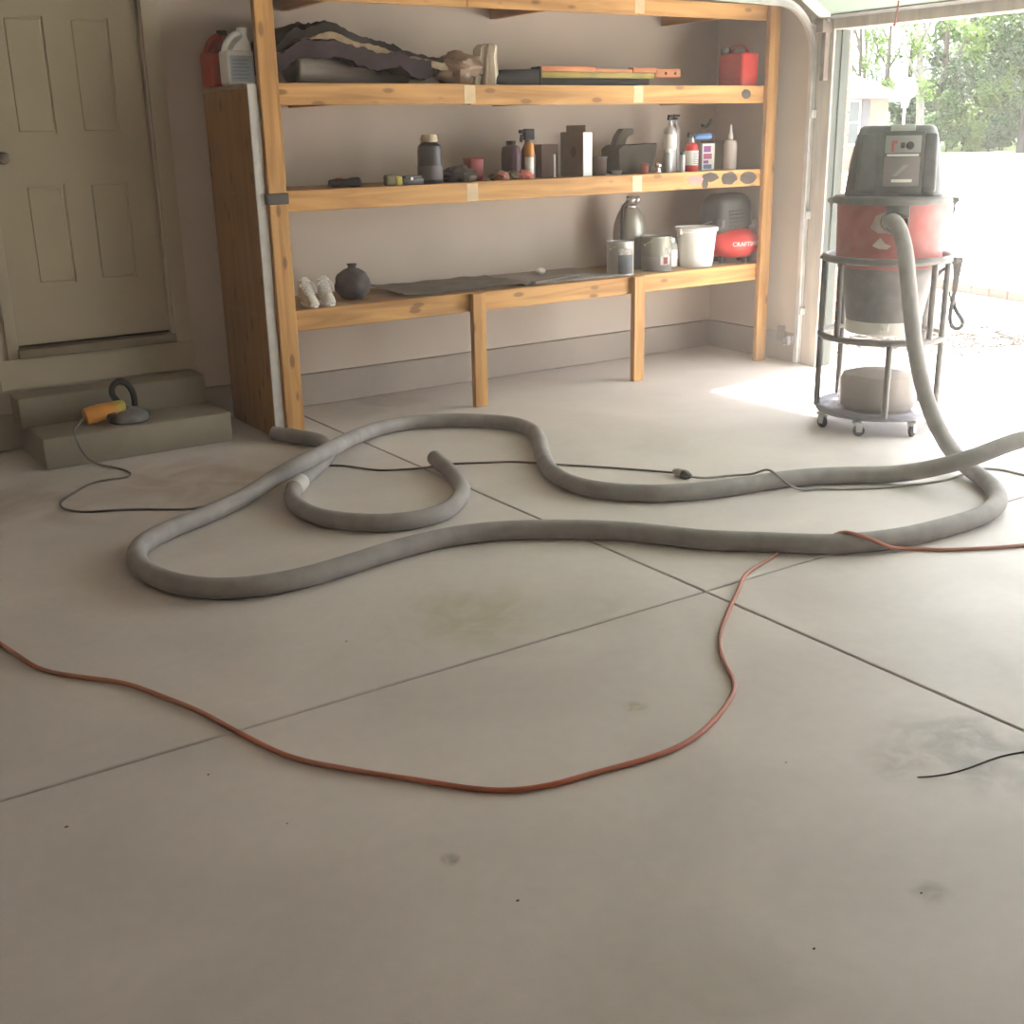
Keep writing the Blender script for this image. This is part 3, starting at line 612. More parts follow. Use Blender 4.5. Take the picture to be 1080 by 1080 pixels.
for k in range(7): b.box((-.02, -.0492, .05+k*.011), (.014 if k % 2 else .02, -.0478, .054+k*.011))
b.out('print_lines', M_INK, t)
t = carton('printed_box', 'thin carton with white purple and blue print beside the extinguisher', (5.81, 6.33, S2), (.12, .10, .178), mat('lilac_card', (.45, .38, .46), .6, .1, 9), M_LABEL)
for k, (z0, z1, x0, x1, m) in enumerate(((.12, .16, -.045, .02, (.30, .08, .30)), (.075, .11, -.045, .03, (.42, .08, .2)), (.045, .065, -.045, .0, (.32, .1, .3)), (.01, .038, -.045, .03, (.10, .16, .30)))):
    b = B(); b.box((x0, -.0525, z0), (x1, -.0511, z1)); b.out('print_block', mat('print_%d' % k, m, .6), t)
t = carton('olive_box', 'olive grey box behind the white bottle', (6.08, 6.53, S2), (.11, .14, .19), mat('olive_card', (.25, .23, .16), .8, .12, 7))
t = bottle('squeeze_bottle', 'tall translucent white squeeze bottle at right end of middle shelf', 'bottle', (5.985, 6.25, S2), [(.042, 0), (.046, .008), (.046, .17), (.038, .19), (.016, .2), (.014, .21)], mat('milky_bottle', (.68, .60, .55), .45, .05, 6), [(.018, .205), (.017, .225), (.009, .25), (.006, .295), (0, .297)], M_WHITE, cap_name='spout')
t = thing('wall_hook', 'small dark hook tip on the wall above the olive box', 'hook', (6.10, YB, 1.62))
b = B(); b.box((-.02, -.012, -.03), (.02, 0, .03), bev=.004); b.out('plate', mat('tan_plate', (.45, .37, .26), .7), t)
b = B(); b.tube([(0, -.01, 0), (0, -.05, -.01), (0, -.09, .02), (0.01, -.1, .04)], .012, 8, .01); b.out('prong', M_BLACK, t)
# ---- lower shelf items
def sneaker(label, x, y, rz):
    t = thing('white_shoe', label, 'shoe', (x, y, S3), rz, 'pair of white shoes')
    secs = [(-.135, .032, .028), (-.12, .042, .05), (-.08, .048, .07), (-.03, .045, .095), (.02, .042, .125), (.06, .043, .145), (.10, .042, .155), (.128, .03, .15)]
    b = B(); rings = []
    n = 16
    for yy, wd, h in secs:
        rings.append([b.bm.verts.new((wd*cos(a)*(1 if sin(a) < 0 else .85), yy, .012+max(0, (h-.012)*(.5+.5*sin(a)) if sin(a) > -.99 else 0))) for a in [2*pi*i/n for i in range(n)]])
    for p, q in zip(rings, rings[1:]):
        for i in range(n): b.bm.faces.new((p[i], p[(i+1) % n], q[(i+1) % n], q[i]))
    b.bm.faces.new(rings[0]); b.bm.faces.new(rings[-1][::-1]); b.out('upper', M_SHOE, t)
    b = B(); pl = [(.05*sin(a)*(1 if cos(a) > 0 else .86), -.14*cos(a)) for a in [2*pi*i/24 for i in range(24)]]
    b.prism(pl, (0, 0, .016), (0, 0, 0), (1, 0, 0), (0, 1, 0), bev=.003); b.out('sole', M_WHITE, t)
    b = B(); b.prism([(-.022, .0), (.022, .0), (.026, .075), (.012, .088), (-.012, .088), (-.026, .075)], (0, .008, 0), (0, .02, .10), (1, 0, 0), (0, .35, .94), bev=.002); b.out('tongue', M_SHOE, t)
    b = B()
    for k in range(5):
        yy = -.055+k*.022; z = .089+k*.0135
        b.tube([(-.034, yy, z-.022), (-.015, yy-.002, z+.001), (0, yy+.004, z+.004), (.015, yy+.002, z+.001), (.034, yy, z-.022)], .0035, 6, .01)
    b.tube([(0, .04, .15), (.03, .02, .155), (.05, .0, .13), (.055, -.01, .09)], .003, 6, .01); b.tube([(0, .04, .15), (-.03, .025, .15), (-.05, .01, .125)], .003, 6, .01)
    b.out('laces', M_WHITE, t); t.scale = (.86,)*3
    b = B(); b.ring((0, .075, .152), .034, .008, 20, 8); b.out('collar', M_SHOE, t)
M_SHOE = mat('shoe_leather', (.70, .68, .60), .6, .08, 10)
sneaker('left one of the white laced shoes, next to the left post', 2.725, 6.19, rad(-8)); sneaker('right one of the white laced shoes, next to the dark round bag', 2.84, 6.20, rad(-14))
t = thing('round_bag', 'dark grey round knotted bag beside the white shoes', 'bag', (3.06, 6.30, S3))
b = B(); b.ell((0, 0, .085), (.105, .105, .095), 36, 24, lambda c: 1+.09*noise.noise(c*2.2)+.05*noise.noise(c*5))
for v in b.bm.verts: v.co.z = max(0, v.co.z)
M_DBAG = mat('dark_cloth', (.085, .075, .075), .85, .2, 10); b.out('bag_body', M_DBAG, t)
b = B(); b.lathe((.0, 0, .165), [(.045, 0), (.028, .012), (.022, .022), (.03, .034), (.026, .038), (0, .03)], 14, cap=False)
for v in b.bm.verts: v.co.x += .006*noise.noise(v.co*60)
b.out('knot', M_DBAG, t)
M_CARD = mat('dusty_dark_card', (.17, .14, .115), .85, .2, 6)
t = thing('cardboard_sheet', 'thin dark cardboard sheet with curled left corner on bottom shelf', 'cardboard', (3.72, 6.36, S3))
sheet(-.42, .45, -.24, .24, lambda u, v: .012+.025*max(0, u-.5)*(1-v)+.012*v*v+.016*max(0, .15-u)*6, .004, 24, 10, 3).out('sheet', M_CARD, t)
t = thing('dusty_board', 'grey dusty board lying flat on the lower shelf under a white scrap', 'board', (4.50, 6.36, S3))
b = B(); b.box((-.36, -.27, .0), (.40, .27, .014), bev=.003, seg=1); b.out('board_sheet', mat('dusty_grey', (.26, .235, .20), .85, .15, 5), t)
b = B(); b.box((-.33, -.265, .0145), (.1, -.22, .03), bev=.003, seg=1, rot=(0, 0, .25)); b.out('batten', M_CARD, t)
b = B(); b.ell((0, 0, .018), (.035, .025, .02), 20, 12, lambda c: 1+.3*noise.noise(c*3)); o = b.out('white_scrap', M_WHITE, None, (4.52, 6.47, S3+.0145)); tag(o, 'small white crumpled scrap on the dusty board', 'scrap')
t = thing('pressure_pot', 'grey metal sprayer pot with black hose behind the paint cans', 'sprayer', (5.24, 6.43, S3))
M_POT = mat('grey_green_pot', (.34, .33, .28), .35, .15, 6, metal=.4)
b = B(); b.lathe((0, 0, 0), [(.10, 0), (.112, .01), (.112, .25), (.104, .30), (.085, .36), (.06, .405), (.045, .415)], 28); b.out('tank', M_POT, t)
b = B(); b.lathe((0, 0, .41), [(.055, 0), (.058, .01), (.05, .02), (.03, .03), (.025, .05)], 20); b.cyl((-.02, 0, .455), (.05, -.01, .46), .014); b.ell((.055, -.012, .46), (.024, .024, .026), 14, 10); b.ell((.01, 0, .455), (.03, .026, .024), 14, 10); b.out('valve_head', M_STEEL, t)
b = B(); b.box((-.02, -.015, .47), (.03, .015, .485), bev=.004); b.out('lever', M_DKGREY, t)
b = B(); b.tube([(-.02, -.01, .45), (-.08, -.03, .42), (-.115, -.06, .33), (-.13, -.08, .2), (-.13, -.09, .08), (-.10, -.12, .012)], .01, 8, .02); b.out('hose', M_RUBBER, t)
def paint_can(label, x, y, r, h, mw, extra=None, lid_m=None):
    t = thing('paint_can', label, 'paint can', (x, y, S3))
    b = B(); b.lathe((0, 0, 0), [(r*.97, 0), (r*1.02, .003), (r, .008), (r, h-.012), (r*1.03, h-.006), (r*1.03, h)], 30); b.out('can_body', mw, t)
    b = B(); b.lathe((0, 0, h), [(r*1.03, -.001), (r*1.0, .004), (r*.93, .004), (r*.9, -.003), (0, -.002)], 30, cap=False); b.out('lid', lid_m or M_STEEL, t)
    b = B(); b.ring((0, -.0, h*.78), r*1.02, .0025, 24, 6, (0, .5, 1), pi, 2*pi); 
    for s_ in (-1, 1): b.ell((s_*r*1.02, 0, h*.78), (.008, .008, .008), 8, 6)
    b.out('wire_handle', M_STEEL, t)
    return t
def arc_patch(t, name, r, a0, a1, z0, z1, m, n=10):
    b = B(); lo = []; hi = []
    for i in range(n+1):
        a = a0+(a1-a0)*i/n; lo.append(b.bm.verts.new((r*cos(a), r*sin(a), z0))); hi.append(b.bm.verts.new((r*cos(a), r*sin(a), z1)))
    for i in range(n): b.bm.faces.new((lo[i], lo[i+1], hi[i+1], hi[i]))
    bmesh.ops.solidify(b.bm, geom=list(b.bm.faces), thickness=.0008); b.out(name, m, t)
CA = math.atan2(-6.2, -5.1)   # direction from these shelves to the viewer side
t = paint_can('grey steel paint can with blue grey label above the right leg', 4.955, 6.17, .088, .215, mat('grey_can', (.40, .38, .35), .4, .1, 7, metal=.4))
arc_patch(t, 'paper_label', .0892, CA-.15, CA+1.1, .012, .150, mat('blue_grey_label', (.16, .18, .20), .5, .2, 12)); arc_patch(t, 'label_print', .0905, CA-.1, CA+1.0, .135, .175, mat('label_white', (.6, .58, .55), .6, .35, 60))
t = paint_can('green grey paint can with small red square, right of the grey can', 5.29, 6.20, .102, .225, mat('green_grey_can', (.24, .25, .20), .4, .1, 7, metal=.2))
arc_patch(t, 'paper_label', .1032, CA-1.0, CA+1.25, .012, .1, mat('mauve_label', (.36, .31, .30), .55, .12, 9))
arc_patch(t, 'white_square', .1042, CA+.25, CA+1.0, .045, .1, M_LABEL); arc_patch(t, 'red_square', .105, CA+.45, CA+.8, .05, .095, mat('dull_red_ink', (.32, .09, .09), .6)); arc_patch(t, 'label_print', .1042, CA+.6, CA+1.1, .115, .15, mat('label_white2', (.6, .58, .55), .6, .35, 60))
t = thing('glass_jar', 'jar with white lower half squeezed beside the white bucket', 'jar', (5.475, 6.28, S3))
b = B(); b.lathe((0, 0, 0), [(.05, 0), (.055, .006), (.055, .15), (.045, .17), (.04, .175)], 22); b.out('jar_body', mat('jar_green_grey', (.36, .36, .31), .35, .1, 7), t)
b = B(); b.lathe((0, 0, .172), [(.046, 0), (.046, .03), (.0, .032)], 22); b.out('lid', M_STEEL, t)
b = B(); b.lathe((0, 0, .01), [(.0553, 0), (.0562, .002), (.0562, .11), (.0553, .112)], 22, cap=False); b.out('paper_label', M_LABEL, t)
t = thing('white_bucket', 'white plastic bucket between the jar and the red compressor', 'bucket', (5.665, 6.22, S3))
b = B(); b.lathe((0, 0, 0), [(.0, .006), (.112, 0), (.116, .004), (.138, .235), (.148, .24), (.15, .26), (.145, .268), (.14, .262), (.132, .24), (.11, .01), (0, .008)], 36, cap=False); b.out('pail', M_WHITE, t)
b = B(); b.ring((0, 0, .25), .151, .0025, 28, 6, (-.3, .25, 1), 0, pi); b.out('wire_handle', M_STEEL, t)
b = B(); b.box((.135, -.015, .225), (.16, .015, .262), bev=.004); b.box((-.16, -.015, .225), (-.135, .015, .262), bev=.004); b.out('handle_lug', M_WHITE, t)
# compressor
t = thing('air_compressor', 'red pancake air compressor with black shroud at right end of bottom shelf', 'compressor', (6.035, 6.255, S3))
b = B(); b.lathe((0, 0, .03), [(.05, 0), (.13, .012), (.175, .05), (.19, .095), (.19, .12), (.175, .165), (.13, .2), (.05, .212)], 40); b.out('tank', M_RED, t)
b = B(); 
for a in (.3, 1.9, 3.4, 5.0): b.cyl((.12*cos(a), .12*sin(a), 0), (.12*cos(a), .12*sin(a), .05), .018, .015, 12)
b.out('rubber_feet', M_RUBBER, t)
b = B(); b.box((-.22, -.10, .20), (.15, .16, .475), bev=.075, seg=5, taper=(.85, .85)); 
for k in range(5): b.box((-.12, -.099, .25+k*.025), (.02, -.08, .26+k*.025), bev=.002, seg=1)
b.out('shroud', mat('charcoal_shroud', (.035, .038, .036), .5, .15, 6, dust=.05), t)
b = B(); b.box((-.2, -.11, .25), (-.17, .11, .31), bev=.012); b.out('grip', M_DKGREY, t)
b = B(); b.lathe((.09, -.12, .265), [(.026, 0), (.028, .01), (.024, .018), (0, .019)], 18, (.2, -1, .2)); b.cyl((.06, -.11, .24), (.10, -.12, .27), .01); b.out('gauge', M_STEEL, t)
def bendtank(c):
    a = CA+.60+c.x/.192; r = .1925+c.z; return Vector((r*cos(a), r*sin(a), c.y))
text('lettering', 'CRAFTSMAN', .043, M_WHITE, t, (0, 0, .135), (0, 0, 0), .0008, bendtank)
# ================================================================ GRINDER on the steps
grinder = t = thing('concrete_grinder', 'yellow orange hand grinder with grey dust shroud on the lower step', 'grinder', (1.60, 6.27, .168))
M_YEL = mat('tool_yellow', (.62, .25, .03), .5, .12, 7, dust=.08)
b = B(); b.lathe((-.155, .01, .048), [(.0, -.002), (.034, 0), (.045, .008), (.048, .05), (.046, .10), (.038, .15), (.034, .175)], 22, (1, -.02, .16)); b.out('motor_housing', M_YEL, t)
b = B(); b.lathe((.0, .008, .075), [(.034, 0), (.036, .02), (.034, .05), (.02, .064)], 18, (1, -.02, .12)); b.out('gear_head', mat('tool_yellow_green', (.48, .38, .05), .5, .12, 7, dust=.1), t)
b = B(); b.lathe((.075, 0, .0), [(.098, 0), (.102, .006), (.1, .03), (.085, .048), (.05, .058), (.025, .062), (.02, .085)], 30); b.cyl((.12, .0, .035), (.185, -.01, .03), .02, .018); b.out('dust_shroud', M_DKGREY, t)
b = B(); b.lathe((.075, 0, -.002), [(.1, 0), (.1035, .002), (.1035, .008), (.1, .009)], 30, cap=False); b.out('brush_skirt', M_RUBBER, t)
b = B(); b.tube([(.05, .02, .085), (.012, .03, .13), (.008, .035, .175), (.035, .04, .208), (.08, .035, .205), (.112, .03, .165), (.12, .02, .115), (.115, .012, .07)], .0165, 10, .015); b.out('loop_handle', M_BLACK, t)
b = B(); b.box((-.05, -.035, .03), (.0, -.02, .06), bev=.005); b.out('switch', M_BLACK, t)
# ================================================================ HOSES AND CORDS
HOSE = [(5.03, 4.062, 1.13), (4.985, 4.005, 1.14), (4.945, 3.945, 1.12), (4.925, 3.885, 1.04), (4.913, 3.843, .9), (4.903, 3.805, .76), (4.884, 3.745, .57), (4.860, 3.665, .39), (4.826, 3.555, .228), (4.79, 3.43, .115), (4.75, 3.31, .058), (4.69, 3.18, .042), (4.543, 2.982, .040), (4.369, 2.852, .040), (4.168, 2.792, .040), (3.960, 2.794, .040), (3.744, 2.809, .040), (3.571, 2.854, .040), (3.428, 2.919, .040), (3.318, 3.015, .040), (3.187, 3.142, .040), (3.053, 3.270, .040), (2.948, 3.437, .040), (2.824, 3.589, .040), (2.676, 3.716, .040), (2.512, 3.824, .040), (2.368, 3.887, .040), (2.159, 3.913, .040), (1.932, 3.888, .040), (1.709, 3.846, .040), (1.548, 3.831, .040), (1.376, 3.863, .040), (1.274, 3.927, .040), (1.188, 4.038, .040), (1.133, 4.199, .040), (1.126, 4.343, .040), (1.160, 4.492, .040), (1.243, 4.614, .040), (1.394, 4.712, .040), (1.572, 4.804, .040), (1.802, 4.945, .042), (1.965, 5.02, .08), (2.10, 5.03, .121), (2.29, 5.16, .121), (2.59, 5.46, .085), (2.878, 5.715, .045), (3.072, 5.761, .040), (3.210, 5.710, .040), (3.342, 5.635, .040), (3.449, 5.521, .040), (3.543, 5.389, .040), (3.552, 5.213, .040), (3.484, 5.024, .040), (3.338, 4.789, .040), (3.184, 4.522, .040), (3.106, 4.273, .040), (3.128, 4.082, .040), (3.228, 3.932, .040), (3.380, 3.816, .040), (3.572, 3.743, .040), (3.771, 3.704, .040), (3.993, 3.651, .040), (4.202, 3.551, .040), (4.375, 3.418, .042), (4.476, 3.313, .07), (4.50, 3.215, .112), (4.545, 3.15, .142), (4.65, 3.11, .175), (4.73, 3.07, .205), (4.83, 3.03, .23), (4.98, 2.95, .22), (5.12, 2.84, .15), (5.2, 2.7, .065), (5.21, 2.55, .042), (5.19, 2.2, .041), (5.12, 1.8, .041)]
t = thing('vacuum_hose', 'long grey dust hose looping across the floor from the red vacuum', 'hose', (2.5, 3.85, 0))
def loc_pts(P, t): return [Vector(p)-Vector(t.location) for p in P]
b = B(); b.tube(loc_pts(HOSE, t), .040, 18, .035, 2); b.out('hose_tube', M_HOSE, t)
b = B(); b.lathe(Vector((5.055, 4.09, 1.128))-Vector(t.location), [(.05, 0), (.052, .005), (.052, .045), (.046, .055)], 22, (-.7, -.7, .03), cap=False); b.out('cuff', M_DKGREY, t)
J = [(2.378, 5.998, .040), (2.448, 5.862, .040), (2.505, 5.729, .040), (2.505, 5.57, .040), (2.425, 5.40, .040), (2.301, 5.24, .040), (2.155, 5.083, .040), (2.036, 4.935, .040), (1.958, 4.790, .040), (1.927, 4.636, .040), (1.940, 4.476, .040), (2.010, 4.342, .040), (2.112, 4.234, .040), (2.243, 4.182, .040), (2.386, 4.188, .040), (2.527, 4.286, .040), (2.645, 4.432, .040), (2.726, 4.624, .040), (2.780, 4.813, .040), (2.825, 5.0, .040)]
t = thing('short_hose', 'short hook-shaped grey hose lying inside the loop of the long hose', 'hose', (2.2, 4.6, 0))
b = B(); b.tube(loc_pts(J, t), .039, 18, .03, 2, hollow=True); b.out('hose_tube', M_HOSE, t)
p0, p1 = Vector(J[7]), Vector(J[6]); b = B(); b.cyl(p0-Vector(t.location)+(p0-p1)*.1, p0-Vector(t.location)+(p1-p0)*.55, .0425, .0425, 20); o = b.out('tape_wrap', mat('silver_tape', (.55, .53, .5), .35, .12, 20, metal=.3), t); o['label'] = 'silver tape joint around the hose'
ORANGE = [(.440, 4.426, .008), (.542, 3.953, .008), (.572, 3.811, .008), (.610, 3.652, .008), (.697, 3.531, .008), (.794, 3.411, .008), (.854, 3.272, .008), (.922, 3.088, .008), (.961, 2.926, .008), (1.000, 2.779, .008), (1.037, 2.670, .008), (1.120, 2.550, .008), (1.186, 2.462, .008), (1.271, 2.360, .008), (1.334, 2.276, .008), (1.425, 2.194, .008), (1.545, 2.153, .008), (1.658, 2.141, .008), (1.799, 2.118, .008), (1.952, 2.121, .008), (2.108, 2.176, .008), (2.254, 2.259, .008), (2.322, 2.326, .008), (2.397, 2.455, .008), (2.505, 2.583, .008), (2.664, 2.714, .008), (2.849, 2.850, .008), (2.986, 2.951, .008), (3.19, 3.02, .006), (3.30, 3.07, .006), (3.40, 3.02, .01), (3.46, 2.965, .045), (3.455, 2.925, .088), (3.475, 2.88, .0885), (3.545, 2.81, .06), (3.60, 2.795, .022), (3.700, 2.770, .008), (3.770, 2.692, .008), (3.935, 2.596, .008), (4.081, 2.528, .008), (4.4, 2.39, .008), (5.2, 2.2, .008)]
b = B(); b.tube(ORANGE, .0075, 10, .03, 1); o = b.out('extension_cord', M_ORANGE); tag(o, 'long dusty orange extension cord snaking across the open floor', 'cord')
TOOL = [(1.447, 6.285, .215), (1.41, 6.26, .19), (1.375, 6.20, .185), (1.352, 6.15, .178), (1.352, 6.112, .150), (1.365, 6.105, .09), (1.395, 6.09, .03), (1.432, 6.07, .007), (1.460, 6.02, .006), (1.503, 5.926, .006), (1.524, 5.800, .006), (1.483, 5.725, .006), (1.393, 5.752, .006), (1.306, 5.736, .006), (1.188, 5.608, .006), (1.106, 5.501, .006), (1.098, 5.381, .006), (1.168, 5.275, .006), (1.277, 5.227, .006), (1.380, 5.167, .006), (1.565, 5.027, .006), (1.702, 5.048, .006), (1.931, 5.158, .006), (2.177, 5.276, .006), (2.378, 5.319, .006), (2.467, 5.228, .006), (2.549, 5.076, .006), (2.718, 4.990, .006), (2.828, 4.972, .006), (2.915, 4.949, .006), (3.039, 4.876, .006), (3.183, 4.787, .006), (3.323, 4.611, .006), (3.479, 4.425, .006), (3.595, 4.271, .006), (3.67, 4.13, .012)]
b = B(); b.tube(loc_pts(TOOL, grinder), .0055, 8, .025, 1); gc = b.out('power_cord', M_CORD, grinder)
M_PLUG = mat('grey_plug', (.3, .28, .25), .6, .15, 10)
b = B(); b.lathe(Vector((3.665, 4.14, .02))-Vector(grinder.location), [(.008, 0), (.014, .01), (.02, .03), (.02, .055), (.018, .06)], 14, (.05, -1, 0)); b.out('plug', M_PLUG, gc)
EXT = [(3.675, 4.025, .016), (3.704, 3.975, .014), (3.773, 3.975, .007), (3.875, 3.945, .006), (3.93, 3.86, .022), (3.91, 3.775, .068), (3.87, 3.69, .0875), (3.842, 3.63, .084), (3.86, 3.585, .05), (3.93, 3.566, .012), (4.006, 3.56, .006), (4.114, 3.47, .006), (4.320, 3.360, .006), (4.547, 3.293, .006), (4.64, 3.284, .006), (4.799, 3.301, .006), (4.898, 3.309, .006), (4.937, 3.279, .006), (4.961, 3.218, .006), (4.960, 3.116, .006), (5.0, 2.7, .006)]
t = thing('grey_extension_cord', 'thin grey extension cord lying over the long hose near the vacuum', 'cord', (4.2, 3.6, 0))
b = B(); b.tube(loc_pts(EXT, t), .0058, 8, .025, 1); b.out('wire', mat('grey_cord', (.16, .145, .125), .6, .2, 6, dust=.4), t)
b = B(); b.lathe(Vector((3.669, 4.078, .021))-Vector(t.location), [(.017, 0), (.021, .004), (.021, .03), (.012, .05), (.008, .055)], 14, (.1, -1, -.05)); b.out('connector', M_DKGREY, t)

# ================================================================ VACUUM
VC = Vector((5.235, 4.228, 0)); VR = rad(-51)
t = thing('dust_vacuum', 'large red and dark grey industrial dust vacuum on castors in the garage opening', 'vacuum', VC, VR)
def P(b, name, m, **k): return b.out(name, m, t, **k)
RR = .33
b = B(); b.lathe((0, 0, .085), [(RR-.03, 0), (RR, .004), (RR+.006, .02), (RR, .036), (RR-.02, .04), (RR-.03, .012), (0, .010)], 48, cap=False); P(b, 'base_plate', mat('blue_grey_steel', (.17, .17, .21), .5, .15, 6, metal=.3, dust=.25))
def caster(a):
    c = Vector((RR*.97*cos(a), RR*.97*sin(a), 0)); tg = Vector((-sin(a+.5), cos(a+.5), 0))
    b = B(); b.box(c+Vector((-.026, -.026, .076)), c+Vector((.026, .026, .084)), bev=.003, seg=1); b.cyl(c+Vector((0, 0, .06)), c+Vector((0, 0, .08)), .012)
    n = tg.cross(Vector((0, 0, 1)))
    for s_ in (-1, 1): b.prism([(-.014, .025), (.014, .025), (.02, .07), (-.02, .07)], n*.003, c+n*(s_*.016-.0015)+tg*.012, tg, (0, 0, 1))
    o = P(b, 'castor', M_STEEL)
    b = B(); b.lathe(c+tg*.012+Vector((0, 0, .031))-n*.012, [(.0, 0), (.012, 0), (.026, .002), (.031, .006), (.031, .018), (.026, .022), (.012, .024), (0, .024)], 20, n, cap=False); b.out('wheel', M_RUBBER, o)
for a in (-pi/2-1.15, -pi/2-.30, -pi/2+.62, 0.35, pi-.35): caster(a)
b = B(); b.ring((0, 0, .51), RR, .018, 56, 10); P(b, 'middle_ring', M_FRAME)
b = B(); b.ring((0, 0, .925), RR, .02, 56, 10); P(b, 'upper_ring', M_FRAME)
b = B(); b.box((-RR-.02, -.10, .918), (-RR+.06, .0, .934), bev=.004); b.box((RR-.04, -.12, .90), (RR+.015, -.03, .935), bev=.004); P(b, 'ring_bracket', M_FRAME)
def upright(a, z0, z1, r=.0165, R2=RR):
    b = B(); p = Vector((R2*cos(a), R2*sin(a), 0)); b.cyl(p+Vector((0, 0, z0)), p+Vector((0, 0, z1)), r, r, 12); P(b, 'upright', M_FRAME)
A0_ = -pi/2
for a, z0, z1 in ((A0_-1.38, .11, .925), (A0_-.78, .51, .925), (A0_+.13, .11, .51), (A0_+.80, .51, .925), (A0_+1.15, .11, .925), (A0_+2.4, .11, .925), (A0_-2.4, .11, .925)): upright(a, z0, z1)
# bag filled with dust
b = B(); 
prof = [(.0, .098), (.17, .098), (.198, .12), (.203, .2), (.2, .25), (.185, .29), (.1, .305), (0, .31)]
b.lathe((0, 0, 0), prof, 40, cap=False)
for v in b.bm.verts:
    if v.co.z > .1: v.co += Vector((v.co.x, v.co.y, 0))*(.06*noise.noise(Vector((v.co.x*6, v.co.y*6, v.co.z*9)))); v.co.z += .012*noise.noise(v.co*8)
g = [v for v in b.bm.verts if v.co.z > .295]; 
P(b, 'dust_fill', mat('grey_dust', (.27, .245, .215), .95, .12, 9))
b = B(); n = 60; rows = []
for k, (r, z) in enumerate(((.207, .10), (.212, .2), (.208, .30), (.203, .36), (.198, .42), (.19, .47), (.186, .50), (.19, .545), (.185, .59))):
    rows.append([b.bm.verts.new((r*(1+(.06*noise.noise(Vector((cos(i*2*pi/n)*4, sin(i*2*pi/n)*4, z*14)))+.03*noise.noise(Vector((cos(i*2*pi/n)*11, sin(i*2*pi/n)*11, z*30)))) * (1 if k < 8 else .2))*cos(2*pi*i/n), r*(1+.06*noise.noise(Vector((cos(i*2*pi/n)*4, sin(i*2*pi/n)*4, z*14)))+.03*noise.noise(Vector((cos(i*2*pi/n)*11, sin(i*2*pi/n)*11, z*30))))*sin(2*pi*i/n), z+.008*noise.noise(Vector((i*.5, k*2., 1)))*(1 if 0 < k < 8 else 0))) for i in range(n)])
for p, q in zip(rows, rows[1:]):
    for i in range(n): b.bm.faces.new((p[i], p[(i+1) % n], q[(i+1) % n], q[i]))
mf = mat('clear_bag', (.50, .43, .40), .2, .12, 30, alpha=.42, spec=.6)
P(b, 'dust_bag', mf)
b = B(); b.lathe((0, 0, .545), [(.19, -.02), (.2, -.016), (.2, .05), (.194, .054)], 40, cap=False); b.box((-.01, -.215, .555), (.03, -.194, .59), bev=.004); P(b, 'bag_band', mat('white_band', (.72, .70, .64), .5, .08, 8))
b = B(); b.lathe((0, 0, 0), [(.19, .585), (.198, .59), (.238, .83), (.262, .87), (.262, .89)], 44, cap=False); P(b, 'cone', mat('grey_cone', (.12, .117, .115), .5, .12, 6, metal=.3, dust=.18))
b = B(); b.lathe((0, 0, 0), [(.20, .878), (.262, .88), (.268, .89), (.273, .93), (.281, 1.195), (.281, 1.215)], 52, cap=False); P(b, 'drum', M_REDDUST)
b = B(); b.lathe((0, 0, 0), [(.27, 1.205), (.303, 1.208), (.306, 1.215), (.306, 1.235), (.298, 1.245), (.25, 1.25), (0, 1.25)], 52, cap=False); P(b, 'flange', mat('flange_grey', (.09, .088, .085), .5, .12, 6, dust=.18))
for a in (A0_-1.5, A0_+1.5, A0_+pi):
    c = Vector((.305*cos(a), .305*sin(a), 0)); e = Vector((cos(a), sin(a), 0)); tg = Vector((-sin(a), cos(a), 0))
    b = B(); b.prism([(-.01, 1.235), (.022, 1.235), (.03, 1.215), (.012, 1.20), (.014, 1.17), (.004, 1.145), (-.002, 1.15), (.003, 1.19), (-.004, 1.205)], tg*.03, c-tg*.015, e, (0, 0, 1)); P(b, 'latch', M_STEEL)
# motor head: rounded box that narrows upwards
b = B(); rows = []; n = 48
def sq(a, p=4.): 
    c_, s_ = cos(a), sin(a); k = (abs(c_)**p+abs(s_)**p)**(-1/p); return k*c_, k*s_
for wx, wy, z in ((.245, .215, 1.245), (.247, .217, 1.26), (.24, .21, 1.33), (.228, .2, 1.42), (.212, .186, 1.5), (.2, .176, 1.55), (.188, .165, 1.58), (.172, .15, 1.594), (.12, .10, 1.597), (0.001, .001, 1.597)):
    rows.append([b.bm.verts.new((wx*sq(2*pi*i/n)[0], wy*sq(2*pi*i/n)[1], z)) for i in range(n)])
for p, q in zip(rows, rows[1:]):
    for i in range(n): b.bm.faces.new((p[i], p[(i+1) % n], q[(i+1) % n], q[i]))
M_HEAD = mat('head_grey', (.055, .06, .062), .45, .12, 6, dust=.14); P(b, 'motor_head', M_HEAD)
# recessed front console between two pillars
tl = math.atan2(.05, .33)
fr = Matrix.Rotation(-tl, 4, 'X')
b = B(); b.box((-.10, -.012, 0), (.105, .03, .31), bev=.008); 
cons = P(b, 'console', mat('console_black', (.05, .05, .052), .5, .12, 6, dust=.15)); cons.location = (.03, -.218, 1.262); cons.rotation_euler = (-tl, 0, 0)
def C(b, name, m): return b.out(name, m, cons)
b = B(); b.box((-.085, -.0155, .20), (.088, -.011, .285), bev=.003); C(b, 'switch_panel', mat('panel_grey', (.30, .29, .28), .5, .08, 8))
b = B(); b.box((-.085, -.0155, .035), (.088, -.011, .18), bev=.003); C(b, 'name_plate', mat('plate_mauve', (.24, .20, .20), .5, .1, 8))
b = B(); b.lathe((.035, -.015, .235), [(.02, 0), (.019, .012), (.014, .02), (0, .021)], 18, (0, -1, 0)); C(b, 'dial', M_BLACK)
b = B(); b.box((-.012, -.024, .222), (.01, -.015, .25), bev=.003); b.out('rocker_switch', M_BLACK, cons)
